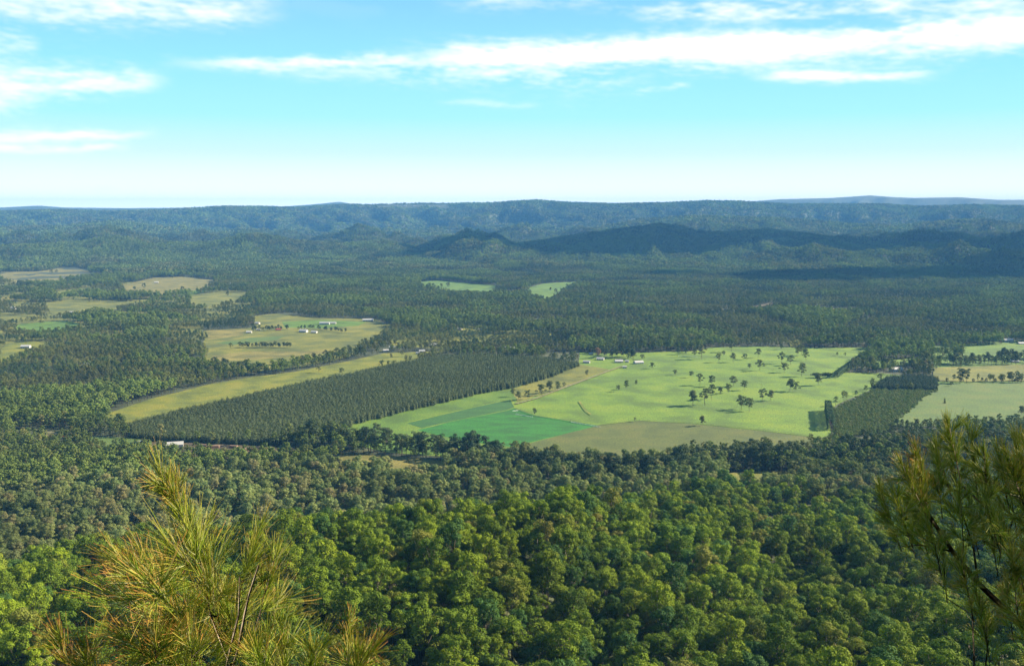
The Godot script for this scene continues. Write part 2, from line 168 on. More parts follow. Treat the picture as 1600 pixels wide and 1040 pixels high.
const LEFT_PLUMES := [
	[Vector3(-1.22, 258.22, -4.01), Vector3(-1.35, 258.60, -4.01), 0.20, 0.30],
	[Vector3(-1.31, 258.48, -4.02), Vector3(-1.49, 258.94, -4.05), 0.15, 0.45],
	[Vector3(-1.22, 258.25, -4.11), Vector3(-1.11, 258.63, -4.21), 0.15, 0.40],
	[Vector3(-1.32, 258.15, -4.15), Vector3(-1.80, 258.47, -4.29), 0.17, 0.70],
	[Vector3(-1.24, 258.14, -3.85), Vector3(-1.58, 258.54, -3.65), 0.20, 0.75],
	[Vector3(-1.26, 258.11, -3.74), Vector3(-1.44, 258.46, -3.44), 0.18, 0.80],
	[Vector3(-1.80, 257.98, -3.88), Vector3(-1.84, 258.29, -3.82), 0.14, 0.90],
	[Vector3(-1.20, 258.41, -3.93), Vector3(-1.37, 258.70, -3.77), 0.20, 0.40],
	[Vector3(-1.12, 258.16, -4.05), Vector3(-1.04, 258.51, -4.20), 0.14, 0.35],
	[Vector3(-0.95, 257.96, -3.88), Vector3(-0.94, 258.30, -3.82), 0.15, 0.30],
	[Vector3(-0.73, 257.94, -4.08), Vector3(-0.73, 258.21, -4.21), 0.08, 0.70],
	[Vector3(-0.79, 257.88, -3.97), Vector3(-0.55, 258.22, -3.91), 0.15, 0.60],
	[Vector3(-1.21, 258.06, -3.79), Vector3(-1.26, 258.49, -3.54), 0.18, 0.60],
	[Vector3(-1.11, 257.98, -3.88), Vector3(-1.16, 258.42, -3.83), 0.17, 0.40],
	[Vector3(-1.38, 258.06, -3.69), Vector3(-1.30, 258.46, -3.39), 0.17, 0.80],
	[Vector3(-1.12, 257.94, -4.13), Vector3(-1.07, 258.26, -4.37), 0.15, 0.40],
	[Vector3(-0.85, 257.93, -3.87), Vector3(-0.78, 258.29, -3.77), 0.15, 0.40],
	[Vector3(-1.42, 258.18, -4.26), Vector3(-1.79, 258.40, -4.54), 0.16, 0.70],
	[Vector3(-1.21, 258.31, -3.72), Vector3(-1.31, 258.70, -3.36), 0.20, 0.60],
	[Vector3(-1.69, 257.98, -3.83), Vector3(-1.70, 258.31, -3.72), 0.14, 0.90],
	[Vector3(-1.19, 258.22, -3.86), Vector3(-1.18, 258.58, -3.70), 0.18, 0.35],
	[Vector3(-0.98, 258.01, -3.73), Vector3(-0.96, 258.37, -3.53), 0.16, 0.40],
	[Vector3(-0.65, 257.90, -3.92), Vector3(-0.64, 258.19, -3.91), 0.15, 0.50],
	[Vector3(-1.25, 258.08, -3.64), Vector3(-1.14, 258.46, -3.33), 0.16, 0.50],
	[Vector3(-1.27, 258.43, -4.09), Vector3(-1.42, 258.70, -4.14), 0.17, 0.35],
	[Vector3(-1.41, 258.73, -4.04), Vector3(-1.45, 258.89, -4.03), 0.09, 0.40],
	[Vector3(-1.41, 258.74, -4.11), Vector3(-1.46, 258.88, -4.15), 0.08, 0.50],
]
const RIGHT_PLUMES := [
	[Vector3(2.29, 258.59, -4.86), Vector3(2.22, 258.94, -4.91), 0.13, 0.30],
	[Vector3(2.28, 258.53, -4.96), Vector3(2.24, 258.78, -5.09), 0.13, 0.30],
	[Vector3(2.42, 258.53, -4.96), Vector3(2.41, 258.86, -5.10), 0.12, 0.30],
	[Vector3(2.10, 258.49, -4.80), Vector3(2.00, 258.84, -4.79), 0.13, 0.80],
	[Vector3(2.07, 258.48, -4.75), Vector3(1.90, 258.78, -4.68), 0.14, 0.60],
	[Vector3(2.21, 258.43, -4.89), Vector3(2.20, 258.73, -4.98), 0.12, 0.30],
	[Vector3(2.38, 258.48, -4.75), Vector3(2.30, 258.85, -4.69), 0.13, 0.30],
	[Vector3(2.59, 258.41, -4.94), Vector3(2.56, 258.75, -5.08), 0.13, 0.30],
	[Vector3(2.64, 258.48, -4.85), Vector3(2.55, 258.86, -4.90), 0.15, 0.50],
	[Vector3(2.62, 258.48, -4.65), Vector3(2.42, 258.92, -4.50), 0.15, 0.50],
	[Vector3(1.98, 258.28, -4.82), Vector3(1.87, 258.61, -4.86), 0.12, 0.30],
	[Vector3(2.01, 258.29, -4.72), Vector3(1.86, 258.65, -4.67), 0.13, 0.30],
	[Vector3(2.17, 258.18, -4.91), Vector3(2.11, 258.50, -5.05), 0.13, 0.30],
	[Vector3(2.23, 258.33, -4.68), Vector3(2.14, 258.70, -4.57), 0.13, 0.30],
	[Vector3(2.47, 258.18, -5.01), Vector3(2.50, 258.44, -5.25), 0.12, 0.30],
	[Vector3(2.39, 258.32, -4.63), Vector3(2.20, 258.70, -4.47), 0.13, 0.30],
	[Vector3(2.60, 258.12, -4.80), Vector3(2.49, 258.48, -4.85), 0.14, 0.40],
	[Vector3(2.26, 257.98, -4.89), Vector3(2.27, 258.28, -5.03), 0.12, 0.30],
	[Vector3(2.30, 257.97, -4.68), Vector3(2.19, 258.34, -4.63), 0.13, 0.40],
	[Vector3(2.60, 257.79, -4.86), Vector3(2.61, 258.08, -5.00), 0.12, 0.60],
	[Vector3(2.58, 257.78, -4.66), Vector3(2.47, 258.17, -4.61), 0.13, 0.60],
	[Vector3(2.47, 257.75, -4.86), Vector3(2.45, 258.01, -4.99), 0.12, 0.30],
	[Vector3(2.81, 258.08, -5.00), Vector3(2.81, 258.46, -5.25), 0.14, 0.40],
	[Vector3(2.20, 258.25, -5.02), Vector3(2.25, 258.49, -5.25), 0.12, 0.30],
	[Vector3(2.68, 258.00, -4.69), Vector3(2.51, 258.38, -4.64), 0.14, 0.50],
	[Vector3(2.49, 257.59, -4.84), Vector3(2.50, 257.88, -4.98), 0.12, 0.30],
	[Vector3(2.50, 258.57, -4.66), Vector3(2.30, 258.92, -4.50), 0.14, 0.50],
	[Vector3(2.67, 258.31, -5.03), Vector3(2.72, 258.60, -5.27), 0.14, 0.40],
	[Vector3(2.61, 258.32, -4.73), Vector3(2.47, 258.72, -4.68), 0.15, 0.50],
	[Vector3(2.57, 258.08, -5.00), Vector3(2.62, 258.35, -5.24), 0.13, 0.30],
	[Vector3(2.47, 258.04, -4.59), Vector3(2.33, 258.42, -4.44), 0.13, 0.50],
	[Vector3(2.37, 258.42, -5.04), Vector3(2.42, 258.70, -5.28), 0.13, 0.30],
	[Vector3(2.21, 258.30, -4.98), Vector3(2.21, 258.61, -5.17), 0.13, 0.50],
	[Vector3(2.50, 258.25, -5.02), Vector3(2.56, 258.56, -5.26), 0.13, 0.30],
	[Vector3(2.79, 258.51, -4.95), Vector3(2.76, 258.89, -5.10), 0.15, 0.60],
	[Vector3(2.14, 258.19, -4.71), Vector3(2.03, 258.54, -4.65), 0.12, 0.30],
]
const LEFT_LIMBS := [
	[Vector3(-1.24, 257.36, -3.90), Vector3(-1.26, 257.85, -3.96), Vector3(-1.24, 258.07, -3.99), Vector3(-1.22, 258.22, -4.01), Vector3(-1.27, 258.37, -4.03), Vector3(-1.32, 258.48, -4.04), 0.011],
	[Vector3(-1.20, 257.95, -3.78), Vector3(-1.10, 258.26, -3.76), Vector3(-1.06, 258.46, -3.79), Vector3(-1.03, 258.57, -3.85), 0.008],
	[Vector3(-1.15, 257.80, -3.66), Vector3(-1.12, 258.23, -3.66), Vector3(-1.07, 258.43, -3.68), Vector3(-1.08, 258.56, -3.75), 0.007],
	[Vector3(-1.12, 258.21, -3.71), Vector3(-1.18, 258.43, -3.68), Vector3(-1.21, 258.48, -3.74), 0.005],
	[Vector3(-1.24, 258.02, -3.98), Vector3(-1.31, 258.18, -4.11), Vector3(-1.43, 258.23, -4.21), 0.005],
	[Vector3(-1.26, 257.85, -3.96), Vector3(-1.30, 258.08, -3.79), Vector3(-1.22, 258.16, -3.80), 0.005],
	[Vector3(-1.24, 257.64, -3.94), Vector3(-1.01, 257.93, -3.87), Vector3(-0.85, 257.96, -3.88), Vector3(-0.71, 257.99, -3.98), 0.008],
	[Vector3(-1.24, 257.50, -3.92), Vector3(-1.46, 257.93, -3.77), Vector3(-1.73, 257.96, -3.88), Vector3(-1.80, 258.00, -3.88), 0.007],
	[Vector3(-1.18, 258.13, -4.05), Vector3(-1.21, 258.25, -4.11), Vector3(-1.20, 258.36, -4.13), 0.004],
	[Vector3(-1.15, 258.34, -4.11), Vector3(-1.06, 258.41, -4.14), Vector3(-1.01, 258.47, -4.14), 0.003],
	[Vector3(-1.26, 257.85, -3.96), Vector3(-1.11, 257.98, -3.88), Vector3(-1.11, 258.00, -4.08), 0.004],
]
const RIGHT_LIMBS := [
	[Vector3(2.93, 257.19, -4.69), Vector3(2.73, 257.80, -4.76), Vector3(2.57, 257.93, -4.78), Vector3(2.37, 258.12, -4.80), Vector3(2.24, 258.28, -4.82), Vector3(2.11, 258.48, -4.85), Vector3(2.08, 258.57, -4.86), 0.016],
	[Vector3(2.73, 257.80, -4.76), Vector3(2.63, 258.07, -4.85), Vector3(2.53, 258.30, -4.88), Vector3(2.43, 258.49, -4.90), Vector3(2.29, 258.61, -4.86), 0.010],
	[Vector3(2.24, 258.28, -4.82), Vector3(2.08, 258.31, -4.83), Vector3(1.97, 258.30, -4.83), 0.005],
	[Vector3(2.37, 258.12, -4.80), Vector3(2.39, 258.28, -4.92), Vector3(2.30, 258.49, -4.90), Vector3(2.25, 258.56, -4.91), 0.006],
	[Vector3(2.53, 258.30, -4.88), Vector3(2.60, 258.41, -4.94), Vector3(2.64, 258.49, -4.85), 0.005],
	[Vector3(2.42, 257.13, -4.78), Vector3(2.40, 257.66, -4.85), Vector3(2.34, 257.96, -4.78), Vector3(2.26, 258.00, -4.89), 0.006],
	[Vector3(2.52, 257.13, -4.78), Vector3(2.46, 257.66, -4.85), Vector3(2.47, 257.79, -4.86), 0.006],
	[Vector3(2.63, 258.07, -4.85), Vector3(2.73, 258.28, -4.82), Vector3(2.68, 258.44, -4.74), 0.006],
	[Vector3(2.73, 257.80, -4.76), Vector3(2.58, 257.78, -4.66), Vector3(2.60, 257.79, -4.86), 0.005],
]
const FIRS := [[585, -1307, 9.5], [573, -1212, 8.9], [774, -1488, 13.2]]
const POLE := Vector2(358, -1392)
const LOG_PILES := [Vector2(-340, -1061), Vector2(-326, -1056), Vector2(-306, -1056), Vector2(-286, -1044), Vector2(-265, -1047)]

const SUN_ELEVATION := 29.0
const SUN_AZIMUTH := 74.0   # degrees to the right of straight ahead
const HALF_VIEW := 31.5

var rng := RandomNumberGenerator.new()
var noise_hill := FastNoiseLite.new()
var noise_gully := FastNoiseLite.new()
var noise_tint := FastNoiseLite.new()
var noise_cloud := FastNoiseLite.new()
var noise_wisp := FastNoiseLite.new()
var noise_stand := FastNoiseLite.new()
var mat := {}
var names := {}
var mask := PackedByteArray()
const MASK_X := -2600.0
const MASK_Z := -4900.0
const MASK_STEP := 6.0
const MASK_W := 867
const MASK_H := 720
var open_polygons: Array[PackedVector2Array] = []

const SLOPE_R := [0.0, 2.0, 3.0, 5.0, 12.0, 25.0, 60.0, 100.0, 150.0, 200.0, 260.0, 300.0, 400.0, 500.0, 560.0, 620.0, 700.0, 780.0, 900.0, 960.0]
const SLOPE_LEFT := [258.4, 258.2, 257.6, 255.2, 246.0, 230.0, 200.0, 172.0, 143.0, 119.0, 97.0, 89.0, 78.0, 65.0, 56.0, 40.0, 15.0, 6.0, 1.5, 0.0]
const SLOPE_RIGHT := [258.4, 258.2, 257.6, 255.2, 246.0, 230.0, 200.0, 172.0, 143.0, 119.0, 97.0, 88.0, 74.0, 61.0, 54.0, 46.0, 34.0, 21.0, 5.0, 0.0]


func _ready() -> void:
	# camera, sky, sun, exposure and haze
	var camera := Camera3D.new()
	camera.name = "camera"
	camera.fov = 2.0 * rad_to_deg(atan(520.0 / 1537.0))
	camera.near = 0.1
	camera.far = 60000.0
	camera.position = Vector3(0, 260, 0)
	camera.rotation.x = -atan(192.0 / 1537.0)
	add_child(camera)
	camera.current = true
	set_noises()
	var env := Environment.new()
	env.background_mode = Environment.BG_SKY
	env.sky = Sky.new()
	var pano := PanoramaSkyMaterial.new()
	pano.panorama = ImageTexture.create_from_image(sky_image())
	env.sky.sky_material = pano
	env.tonemap_mode = Environment.TONE_MAPPER_LINEAR
	env.tonemap_exposure = 3.2
	env.fog_enabled = true
	env.fog_density = 0.000045
	env.fog_light_color = Color(0.42, 0.71, 1.0)
	env.sdfgi_enabled = true
	env.ssao_enabled = true
	env.ssil_enabled = true
	var world := WorldEnvironment.new()
	world.name = "world"
	world.environment = env
	add_child(world)
	var sun := DirectionalLight3D.new()
	sun.name = "sun"
	sun.light_energy = 1.6
	sun.light_color = Color(1.0, 0.94, 0.82)
	sun.light_angular_distance = 0.5
	sun.shadow_enabled = true
	var e := deg_to_rad(SUN_ELEVATION)
	var a := deg_to_rad(SUN_AZIMUTH)
	var to_sun := Vector3(sin(a) * cos(e), sin(e), -cos(a) * cos(e))
	sun.basis = Basis.looking_at(-to_sun, Vector3.UP)
	add_child(sun)
	make_materials()
	# the setting
	build_ground()
	build_fields()
	# forests
	build_forests()
	# single trees, hedges, houses, fences
	build_paddock_trees()
	build_houses()
	build_small_things()
	# the bushes at the lookout
	build_bush("left")
	build_bush("right")
	build_shade_tree()
	build_clouds()


# ---------------------------------------------------------------- helpers
func numbered(called: String) -> String:
	var n: int = names.get(called, 0)
	names[called] = n + 1
	return called if n == 0 else "%s_%03d" % [called, n]


func tag(o: Node, label := "", category := "", group := "", kind := "") -> void:
	if label: o.set_meta("label", label)
	if category: o.set_meta("category", category)
	if group: o.set_meta("group", group)
	if kind: o.set_meta("kind", kind)


func thing(called: String, at: Vector3, turn := 0.0) -> Node3D:
	var o := Node3D.new()
	o.name = numbered(called)
	add_child(o)
	o.position = at
	o.rotation.y = turn
	return o


func put(called: String, m: Mesh, material: Material, parent: Node = null) -> MeshInstance3D:
	var o := MeshInstance3D.new()
	o.mesh = m
	if material: o.material_override = material
	if parent == null:
		o.name = numbered(called)
		add_child(o)
	else:
		o.name = called
		parent.add_child(o, true)
	return o


func az_of(x: float, z: float) -> float:
	return rad_to_deg(atan2(x, -z))


func lin(r: float, g: float, b: float) -> Color:
	return Color(r, g, b).linear_to_srgb()


func set_noises() -> void:
	rng.seed = 20240611
	for it in [[noise_hill, 1, 1.0 / 900.0, 4], [noise_gully, 2, 1.0 / 750.0, 4], [noise_tint, 3, 1.0 / 220.0, 3], [noise_cloud, 4, 1.0 / 5.0, 5], [noise_wisp, 5, 1.0 / 1.3, 4]]:
		var n: FastNoiseLite = it[0]
		n.seed = it[1]
		n.noise_type = FastNoiseLite.TYPE_SIMPLEX_SMOOTH
		n.frequency = it[2]
		n.fractal_octaves = it[3]
	noise_stand.seed = 9
	noise_stand.noise_type = FastNoiseLite.TYPE_CELLULAR
	noise_stand.cellular_return_type = FastNoiseLite.RETURN_CELL_VALUE
	noise_stand.frequency = 1.0 / 260.0
	noise_stand.domain_warp_enabled = true
	noise_stand.domain_warp_amplitude = 70.0
	noise_stand.domain_warp_frequency = 0.006


func sky_color(az: float, el: float) -> Vector3:
	if el < -0.6:
		return Vector3(0.10, 0.13, 0.12)
	var e := maxf(el, 0.0)
	var c: Vector3
	var stops := [[0.0, Vector3(1.6, 1.62, 1.55)], [1.6, Vector3(1.12, 1.16, 1.12)], [3.2, Vector3(0.72, 1.0, 1.02)], [5.2, Vector3(0.44, 0.94, 1.0)], [8.0, Vector3(0.34, 0.83, 1.0)], [11.5, Vector3(0.27, 0.67, 0.98)], [22.0, Vector3(0.16, 0.40, 0.70)], [45.0, Vector3(0.12, 0.26, 0.46)], [90.0, Vector3(0.09, 0.19, 0.34)]]
	for i in stops.size() - 1:
		if e <= stops[i + 1][0]:
			c = (stops[i][1] as Vector3).lerp(stops[i + 1][1], (e - stops[i][0]) / (stops[i + 1][0] - stops[i][0]))
			break
	# cirrus: streaks drawn out sideways
	var wrapped := cos(deg_to_rad(az)) * 57.3
	var across := sin(deg_to_rad(az)) * 57.3
	var n := noise_cloud.get_noise_3d(across * 0.32, el * 1.7, wrapped * 0.32)
	var m := noise_wisp.get_noise_3d(across * 0.45, el * 1.6, wrapped * 0.45)
	var fibre := noise_wisp.get_noise_3d(across * 1.1, el * 6.0 + across * 0.4, wrapped * 1.1)
	var cover := 0.0
	if absf(az) < 40.0 and e < 16.0:
		for s in STREAKS:
			var k: float = (az - s[0]) / (s[2] - s[0])
			if k < -0.12 or k > 1.12:
				continue
			var mid: float = lerpf(s[1], s[3], k) + m * 0.25
			var half: float = 0.72 * lerpf(s[4], s[5], clampf(k, 0, 1)) * (1.0 + n * 0.9 + fibre * 0.45)
			var d: float = (el - mid) / maxf(half, 0.05)
			var ends := smoothstep(-0.12, 0.2, k) * (1.0 - smoothstep(0.8, 1.12, k))
			var body: float = exp(-d * d) * s[6] * ends
			body *= clampf(1.0 + s[7] * (1.6 * n + 1.3 * m + 0.9 * fibre - 0.3), 0.0, 1.6)
			cover = maxf(cover, body)
		var pd := Vector2((az + 22.6) / 0.75, (el - 1.2) / 0.2 + 0.5 * m)
		cover = maxf(cover, 0.75 * exp(-pd.length_squared()) * clampf(1.0 + 1.4 * m, 0.0, 1.5))
	var wide := smoothstep(0.12, 0.55, n + 0.35 * m) * smoothstep(2.0, 9.0, e) * (1.0 - smoothstep(35.0, 65.0, e))
	if absf(az) < 50.0:
		wide *= 0.35 * smoothstep(9.0, 16.0, e) + 0.65 * smoothstep(34.0, 50.0, absf(az))
	cover = clampf(maxf(cover, 0.6 * wide), 0.0, 1.0)
	return c.lerp(Vector3(1.2, 1.2, 1.18), cover) * 0.33


func sky_image() -> Image:
	var small := Image.create(512, 256, false, Image.FORMAT_RGBF)
	for y in 256:
		var el := 90.0 - (y + 0.5) * 180.0 / 256.0
		for x in 512:
			var c := sky_color(wrapf((x + 0.5) * 360.0 / 512.0, -180.0, 180.0), el)
			small.set_pixel(x, y, Color(c.x, c.y, c.z))
	small.resize(4096, 2048, Image.INTERPOLATE_BILINEAR)
	for y in range(1024 - 250, 1024 + 12):
		var el := 90.0 - (y + 0.5) * 180.0 / 2048.0
		var fade := smoothstep(22.0, 18.0, el)
		for x in 4096:
			var az := wrapf((x + 0.5) * 360.0 / 4096.0, -180.0, 180.0)
			if absf(az) > 42.0 and (x + y) % 2 == 1 and el > 2.0:
				continue
			var c := sky_color(az, el)
			var was := small.get_pixel(x, y)
			small.set_pixel(x, y, was.lerp(Color(c.x, c.y, c.z), fade))
	return small


# ---------------------------------------------------------------- materials
func plain(r: float, g: float, b: float, rough := 0.8) -> StandardMaterial3D:
	var m := StandardMaterial3D.new()
	m.albedo_color = lin(r, g, b)
	m.roughness = rough
	return m


func mottled(dark: Color, mid: Color, light: Color, size: float, fine: Texture2D, s: int, stretch := 1.0) -> StandardMaterial3D:
	var n := FastNoiseLite.new()
	n.seed = s
	n.noise_type = FastNoiseLite.TYPE_SIMPLEX_SMOOTH
	n.frequency = 0.008
	n.fractal_octaves = 5
	n.fractal_gain = 0.58
	var g := Gradient.new()
	g.offsets = PackedFloat32Array([0.22, 0.5, 0.8])
	g.colors = PackedColorArray([dark.linear_to_srgb(), mid.linear_to_srgb(), light.linear_to_srgb()])
	var t := NoiseTexture2D.new()
	t.width = 512
	t.height = 512
	t.seamless = true
	t.noise = n
	t.color_ramp = g
	var m := StandardMaterial3D.new()
	m.albedo_texture = t
	m.uv1_triplanar = true
	m.uv1_world_triplanar = true
	m.uv1_scale = Vector3(1.0 / size, 1.0 / size, stretch / size)
	m.roughness = 0.9
	if fine:
		m.detail_enabled = true
		m.detail_albedo = fine
		m.detail_blend_mode = BaseMaterial3D.BLEND_MODE_MUL
		m.detail_uv_layer = BaseMaterial3D.DETAIL_UV_2
		m.uv2_triplanar = true
		m.uv2_world_triplanar = true
		m.uv2_scale = Vector3(1.0 / 43.0, 1.0 / 43.0, 1.0 / 61.0)
	return m


func leaf_material(gloss := 0.75, through := 0.68) -> StandardMaterial3D:
	var m := StandardMaterial3D.new()
	m.vertex_color_use_as_albedo = true
	m.roughness = gloss
	m.metallic_specular = 0.2
	m.backlight_enabled = true
	m.backlight = Color(0.9, 1.0, 0.5) * through
	m.cull_mode = BaseMaterial3D.CULL_DISABLED
	return m


func make_materials() -> void:
	var fine_noise := FastNoiseLite.new()
	fine_noise.seed = 77
	fine_noise.frequency = 0.03
	fine_noise.fractal_octaves = 4
	var fine := NoiseTexture2D.new()
	fine.width = 512
	fine.height = 512
	fine.seamless = true
	fine.noise = fine_noise
	var fg := Gradient.new()
	fg.offsets = PackedFloat32Array([0.2, 0.8])
	fg.colors = PackedColorArray([Color(0.74, 0.75, 0.70), Color(1, 1, 1)])
	fine.color_ramp = fg
	mat.ground = mottled(Color(0.033, 0.043, 0.014), Color(0.050, 0.066, 0.020), Color(0.083, 0.090, 0.032), 260.0, fine, 11)
	mat.pasture = mottled(Color(0.077, 0.143, 0.001), Color(0.118, 0.210, 0.001), Color(0.165, 0.244, 0.001), 420.0, fine, 12)
	mat.crop = mottled(Color(0.010, 0.107, 0.001), Color(0.014, 0.152, 0.001), Color(0.023, 0.181, 0.001), 260.0, fine, 13, 2.5)
	mat.cropdark = mottled(Color(0.020, 0.094, 0.007), Color(0.025, 0.113, 0.007), Color(0.032, 0.123, 0.009), 200.0, fine, 14, 2.5)
	mat.lime = mottled(Color(0.057, 0.120, 0.001), Color(0.087, 0.175, 0.002), Color(0.122, 0.205, 0.003), 300.0, fine, 15)
	mat.sage = mottled(Color(0.068, 0.118, 0.011), Color(0.082, 0.143, 0.013), Color(0.110, 0.152, 0.017), 300.0, fine, 16)
	mat.gold = mottled(Color(0.097, 0.118, 0.002), Color(0.151, 0.171, 0.003), Color(0.215, 0.204, 0.006), 260.0, fine, 17)
	mat.olive = mottled(Color(0.083, 0.099, 0.004), Color(0.139, 0.148, 0.007), Color(0.214, 0.199, 0.014), 380.0, fine, 18)
	mat.dry = mottled(Color(0.068, 0.091, 0.008), Color(0.089, 0.113, 0.010), Color(0.111, 0.122, 0.014), 240.0, fine, 19)
	mat.tan = mottled(Color(0.114, 0.110, 0.013), Color(0.185, 0.161, 0.023), Color(0.260, 0.213, 0.038), 260.0, fine, 20)
	mat.dirt = mottled(Color(0.049, 0.033, 0.016), Color(0.085, 0.059, 0.027), Color(0.150, 0.110, 0.052), 90.0, fine, 21)
	mat.gravel = mottled(Color(0.163, 0.141, 0.057), Color(0.211, 0.190, 0.086), Color(0.256, 0.233, 0.111), 60.0, fine, 22)
	mat.leaf = leaf_material()
	mat.needle = leaf_material(0.5, 0.5)
	mat.bark = mottled(Color(0.160, 0.130, 0.100), Color(0.300, 0.260, 0.210), Color(0.480, 0.440, 0.380), 3.0, null, 23)
	mat.twig = mottled(Color(0.185, 0.132, 0.092), Color(0.396, 0.330, 0.251), Color(0.607, 0.541, 0.449), 0.25, null, 24)
	mat.dead = plain(0.50, 0.47, 0.43, 0.9)
	mat.white = plain(0.38, 0.37, 0.35, 0.6)
	mat.pale = plain(0.34, 0.34, 0.33, 0.5)
	mat.grey = plain(0.36, 0.37, 0.37, 0.55)
	mat.cream = plain(0.58, 0.50, 0.38, 0.7)
	mat.pink = plain(0.55, 0.36, 0.30, 0.7)
	mat.red = plain(0.30, 0.060, 0.045, 0.6)
	mat.pane = plain(0.03, 0.04, 0.05, 0.12)
	mat.door = plain(0.16, 0.10, 0.06, 0.6)
	mat.timber = plain(0.30, 0.24, 0.18, 0.85)
	mat.log = plain(0.24, 0.13, 0.08, 0.9)
	mat.paint = plain(0.80, 0.79, 0.75, 0.6)


# ---------------------------------------------------------------- terrain
func along(xs: Array, ys: Array, x: float) -> float:
	if x <= xs[0]: return ys[0]
	for i in range(1, xs.size()):
		if x <= xs[i]:
			return lerpf(ys[i - 1], ys[i], (x - xs[i - 1]) / (xs[i] - xs[i - 1]))
	return ys[-1]


func crest(points: Array, az: float) -> float:
	if az <= points[0].x: return points[0].y
	for i in range(1, points.size()):
		if az <= points[i].x:
			var k: float = (az - points[i - 1].x) / (points[i].x - points[i - 1].x)
			return lerpf(points[i - 1].y, points[i].y, k)
	return points[-1].y


func height(x: float, z: float) -> float:
	var r := sqrt(x * x + z * z)
	var az := rad_to_deg(atan2(x, -z))
	var h := 0.0
	if r < 960.0:
		var k := smoothstep(2.0, 13.0, az)
		h = lerpf(along(SLOPE_R, SLOPE_LEFT, r), along(SLOPE_R, SLOPE_RIGHT, r), k)
		var wob := smoothstep(150.0, 300.0, r) * (1.0 - smoothstep(600.0, 900.0, r))
		if wob > 0.0:
			h += wob * (30.0 * noise_gully.get_noise_2d(x * 3.6 + z * 1.2 + 90.0, z * 1.5) + 5.0 * noise_gully.get_noise_2d(x * 9.0, z * 9.0))
	elif r > 3900.0:
		var from := lerpf(4750.0, 3950.0, smoothstep(-12.0, 0.0, az))
		var gate := smoothstep(from, from + 1000.0, r)
		var roll := noise_hill.get_noise_2d(x * 0.85 + 300.0, z * 0.85)
		h = gate * (12.0 + 190.0 * clampf(roll + 0.08, 0.0, 1.0) * (1.0 - 0.35 * absf(noise_gully.get_noise_2d(x * 2.0, z * 2.0)) * 2.0))
		var gully := clampf(absf(noise_gully.get_noise_2d(az * 105.0 + r * 0.16, r * 0.30)) * 2.2 + absf(noise_gully.get_noise_2d(az * 270.0 - r * 0.1, r * 0.5)) * 0.9, 0.0, 1.0)
		for L in RIDGES:
			var d: float = r - L[0]
			var s: float = exp(-pow(d / (L[1] if d < 0.0 else L[2]), 2.0))
			if s < 0.02:
				continue
			var c: float = crest(L[3], az) * s * gate
			c *= 1.0 - 0.9 * sqrt(1.0 - s) * gully
			h = maxf(h, c) + 30.0 * s * (1.0 - s) * noise_hill.get_noise_2d(x * 3.0, z * 3.0)
	if absf(az) > 70.0:
		h = lerpf(h, 258.4, smoothstep(70.0, 110.0, absf(az)))
	return h


func build_ground() -> void:
	var azs := PackedFloat32Array()
	var a := -180.0
	while a < 180.0:
		azs.append(a)
		a += 0.2 if absf(a + 0.01) < 36.0 else 3.0
	azs.append(180.0)
	var rings := PackedFloat32Array([0.0])
	var r := 0.6
	while r < 17800.0:
		rings.append(r)
		if r < 200.0: r *= 1.09
		elif r < 960.0: r += 9.0
		elif r < 3900.0: r += 150.0
		elif r < 12500.0: r += 70.0
		else: r += 350.0
	var w := azs.size()
	var v := PackedVector3Array()
	for ri in rings.size():
		for ai in w:
			var t := deg_to_rad(azs[ai])
			var x := sin(t) * rings[ri]
			var z := -cos(t) * rings[ri]
			v.append(Vector3(x, height(x, z), z))
	var n := PackedVector3Array()
	n.resize(v.size())
	var index := PackedInt32Array()
	for ri in rings.size():
		for ai in w:
			var p := ri * w + ai
			var du := v[mini(ri + 1, rings.size() - 1) * w + ai] - v[maxi(ri - 1, 0) * w + ai]
			var dv := v[ri * w + mini(ai + 1, w - 1)] - v[ri * w + maxi(ai - 1, 0)]
			var c := dv.cross(du)
			if ri == 0 or c.length() < 1e-9: c = Vector3.UP
			n[p] = c.normalized() * (1.0 if c.y >= 0.0 else -1.0)
			if ri + 1 < rings.size() and ai + 1 < w:
				var q := p + w
				index.append_array(PackedInt32Array([p, q, q + 1] if ri > 0 else [p, q, q + 1]))
				if ri > 0:
					index.append_array(PackedInt32Array([p, q + 1, p + 1]))
	var o := put("ground", array_mesh(v, n, PackedColorArray(), index), mat.ground)
	tag(o, "dark forest floor of the slope, valley and hills", "ground", "", "structure")


func array_mesh(v: PackedVector3Array, n: PackedVector3Array, c: PackedColorArray, index: PackedInt32Array) -> ArrayMesh:
	var arrays := []
	arrays.resize(Mesh.ARRAY_MAX)
	arrays[Mesh.ARRAY_VERTEX] = v
	if n.size(): arrays[Mesh.ARRAY_NORMAL] = n
	if c.size(): arrays[Mesh.ARRAY_COLOR] = c
	arrays[Mesh.ARRAY_INDEX] = index
	var m := ArrayMesh.new()
	m.add_surface_from_arrays(Mesh.PRIMITIVE_TRIANGLES, arrays)
	return m


func sheet(points: PackedVector2Array, y: float, drape := false) -> ArrayMesh:
	var v := PackedVector3Array()
	var n := PackedVector3Array()
	for p in points:
		v.append(Vector3(p.x, y + (0.7 + maxf(0.0, height(p.x, p.y)) if drape else 0.0), p.y))
		n.append(Vector3.UP)
	var index := Geometry2D.triangulate_polygon(points)
	for i in range(0, index.size(), 3):
		var a := points[index[i]]
		if (points[index[i + 1]] - a).cross(points[index[i + 2]] - a) < 0.0:
			var k := index[i + 1]
			index[i + 1] = index[i + 2]
			index[i + 2] = k
	return array_mesh(v, n, PackedColorArray(), index)


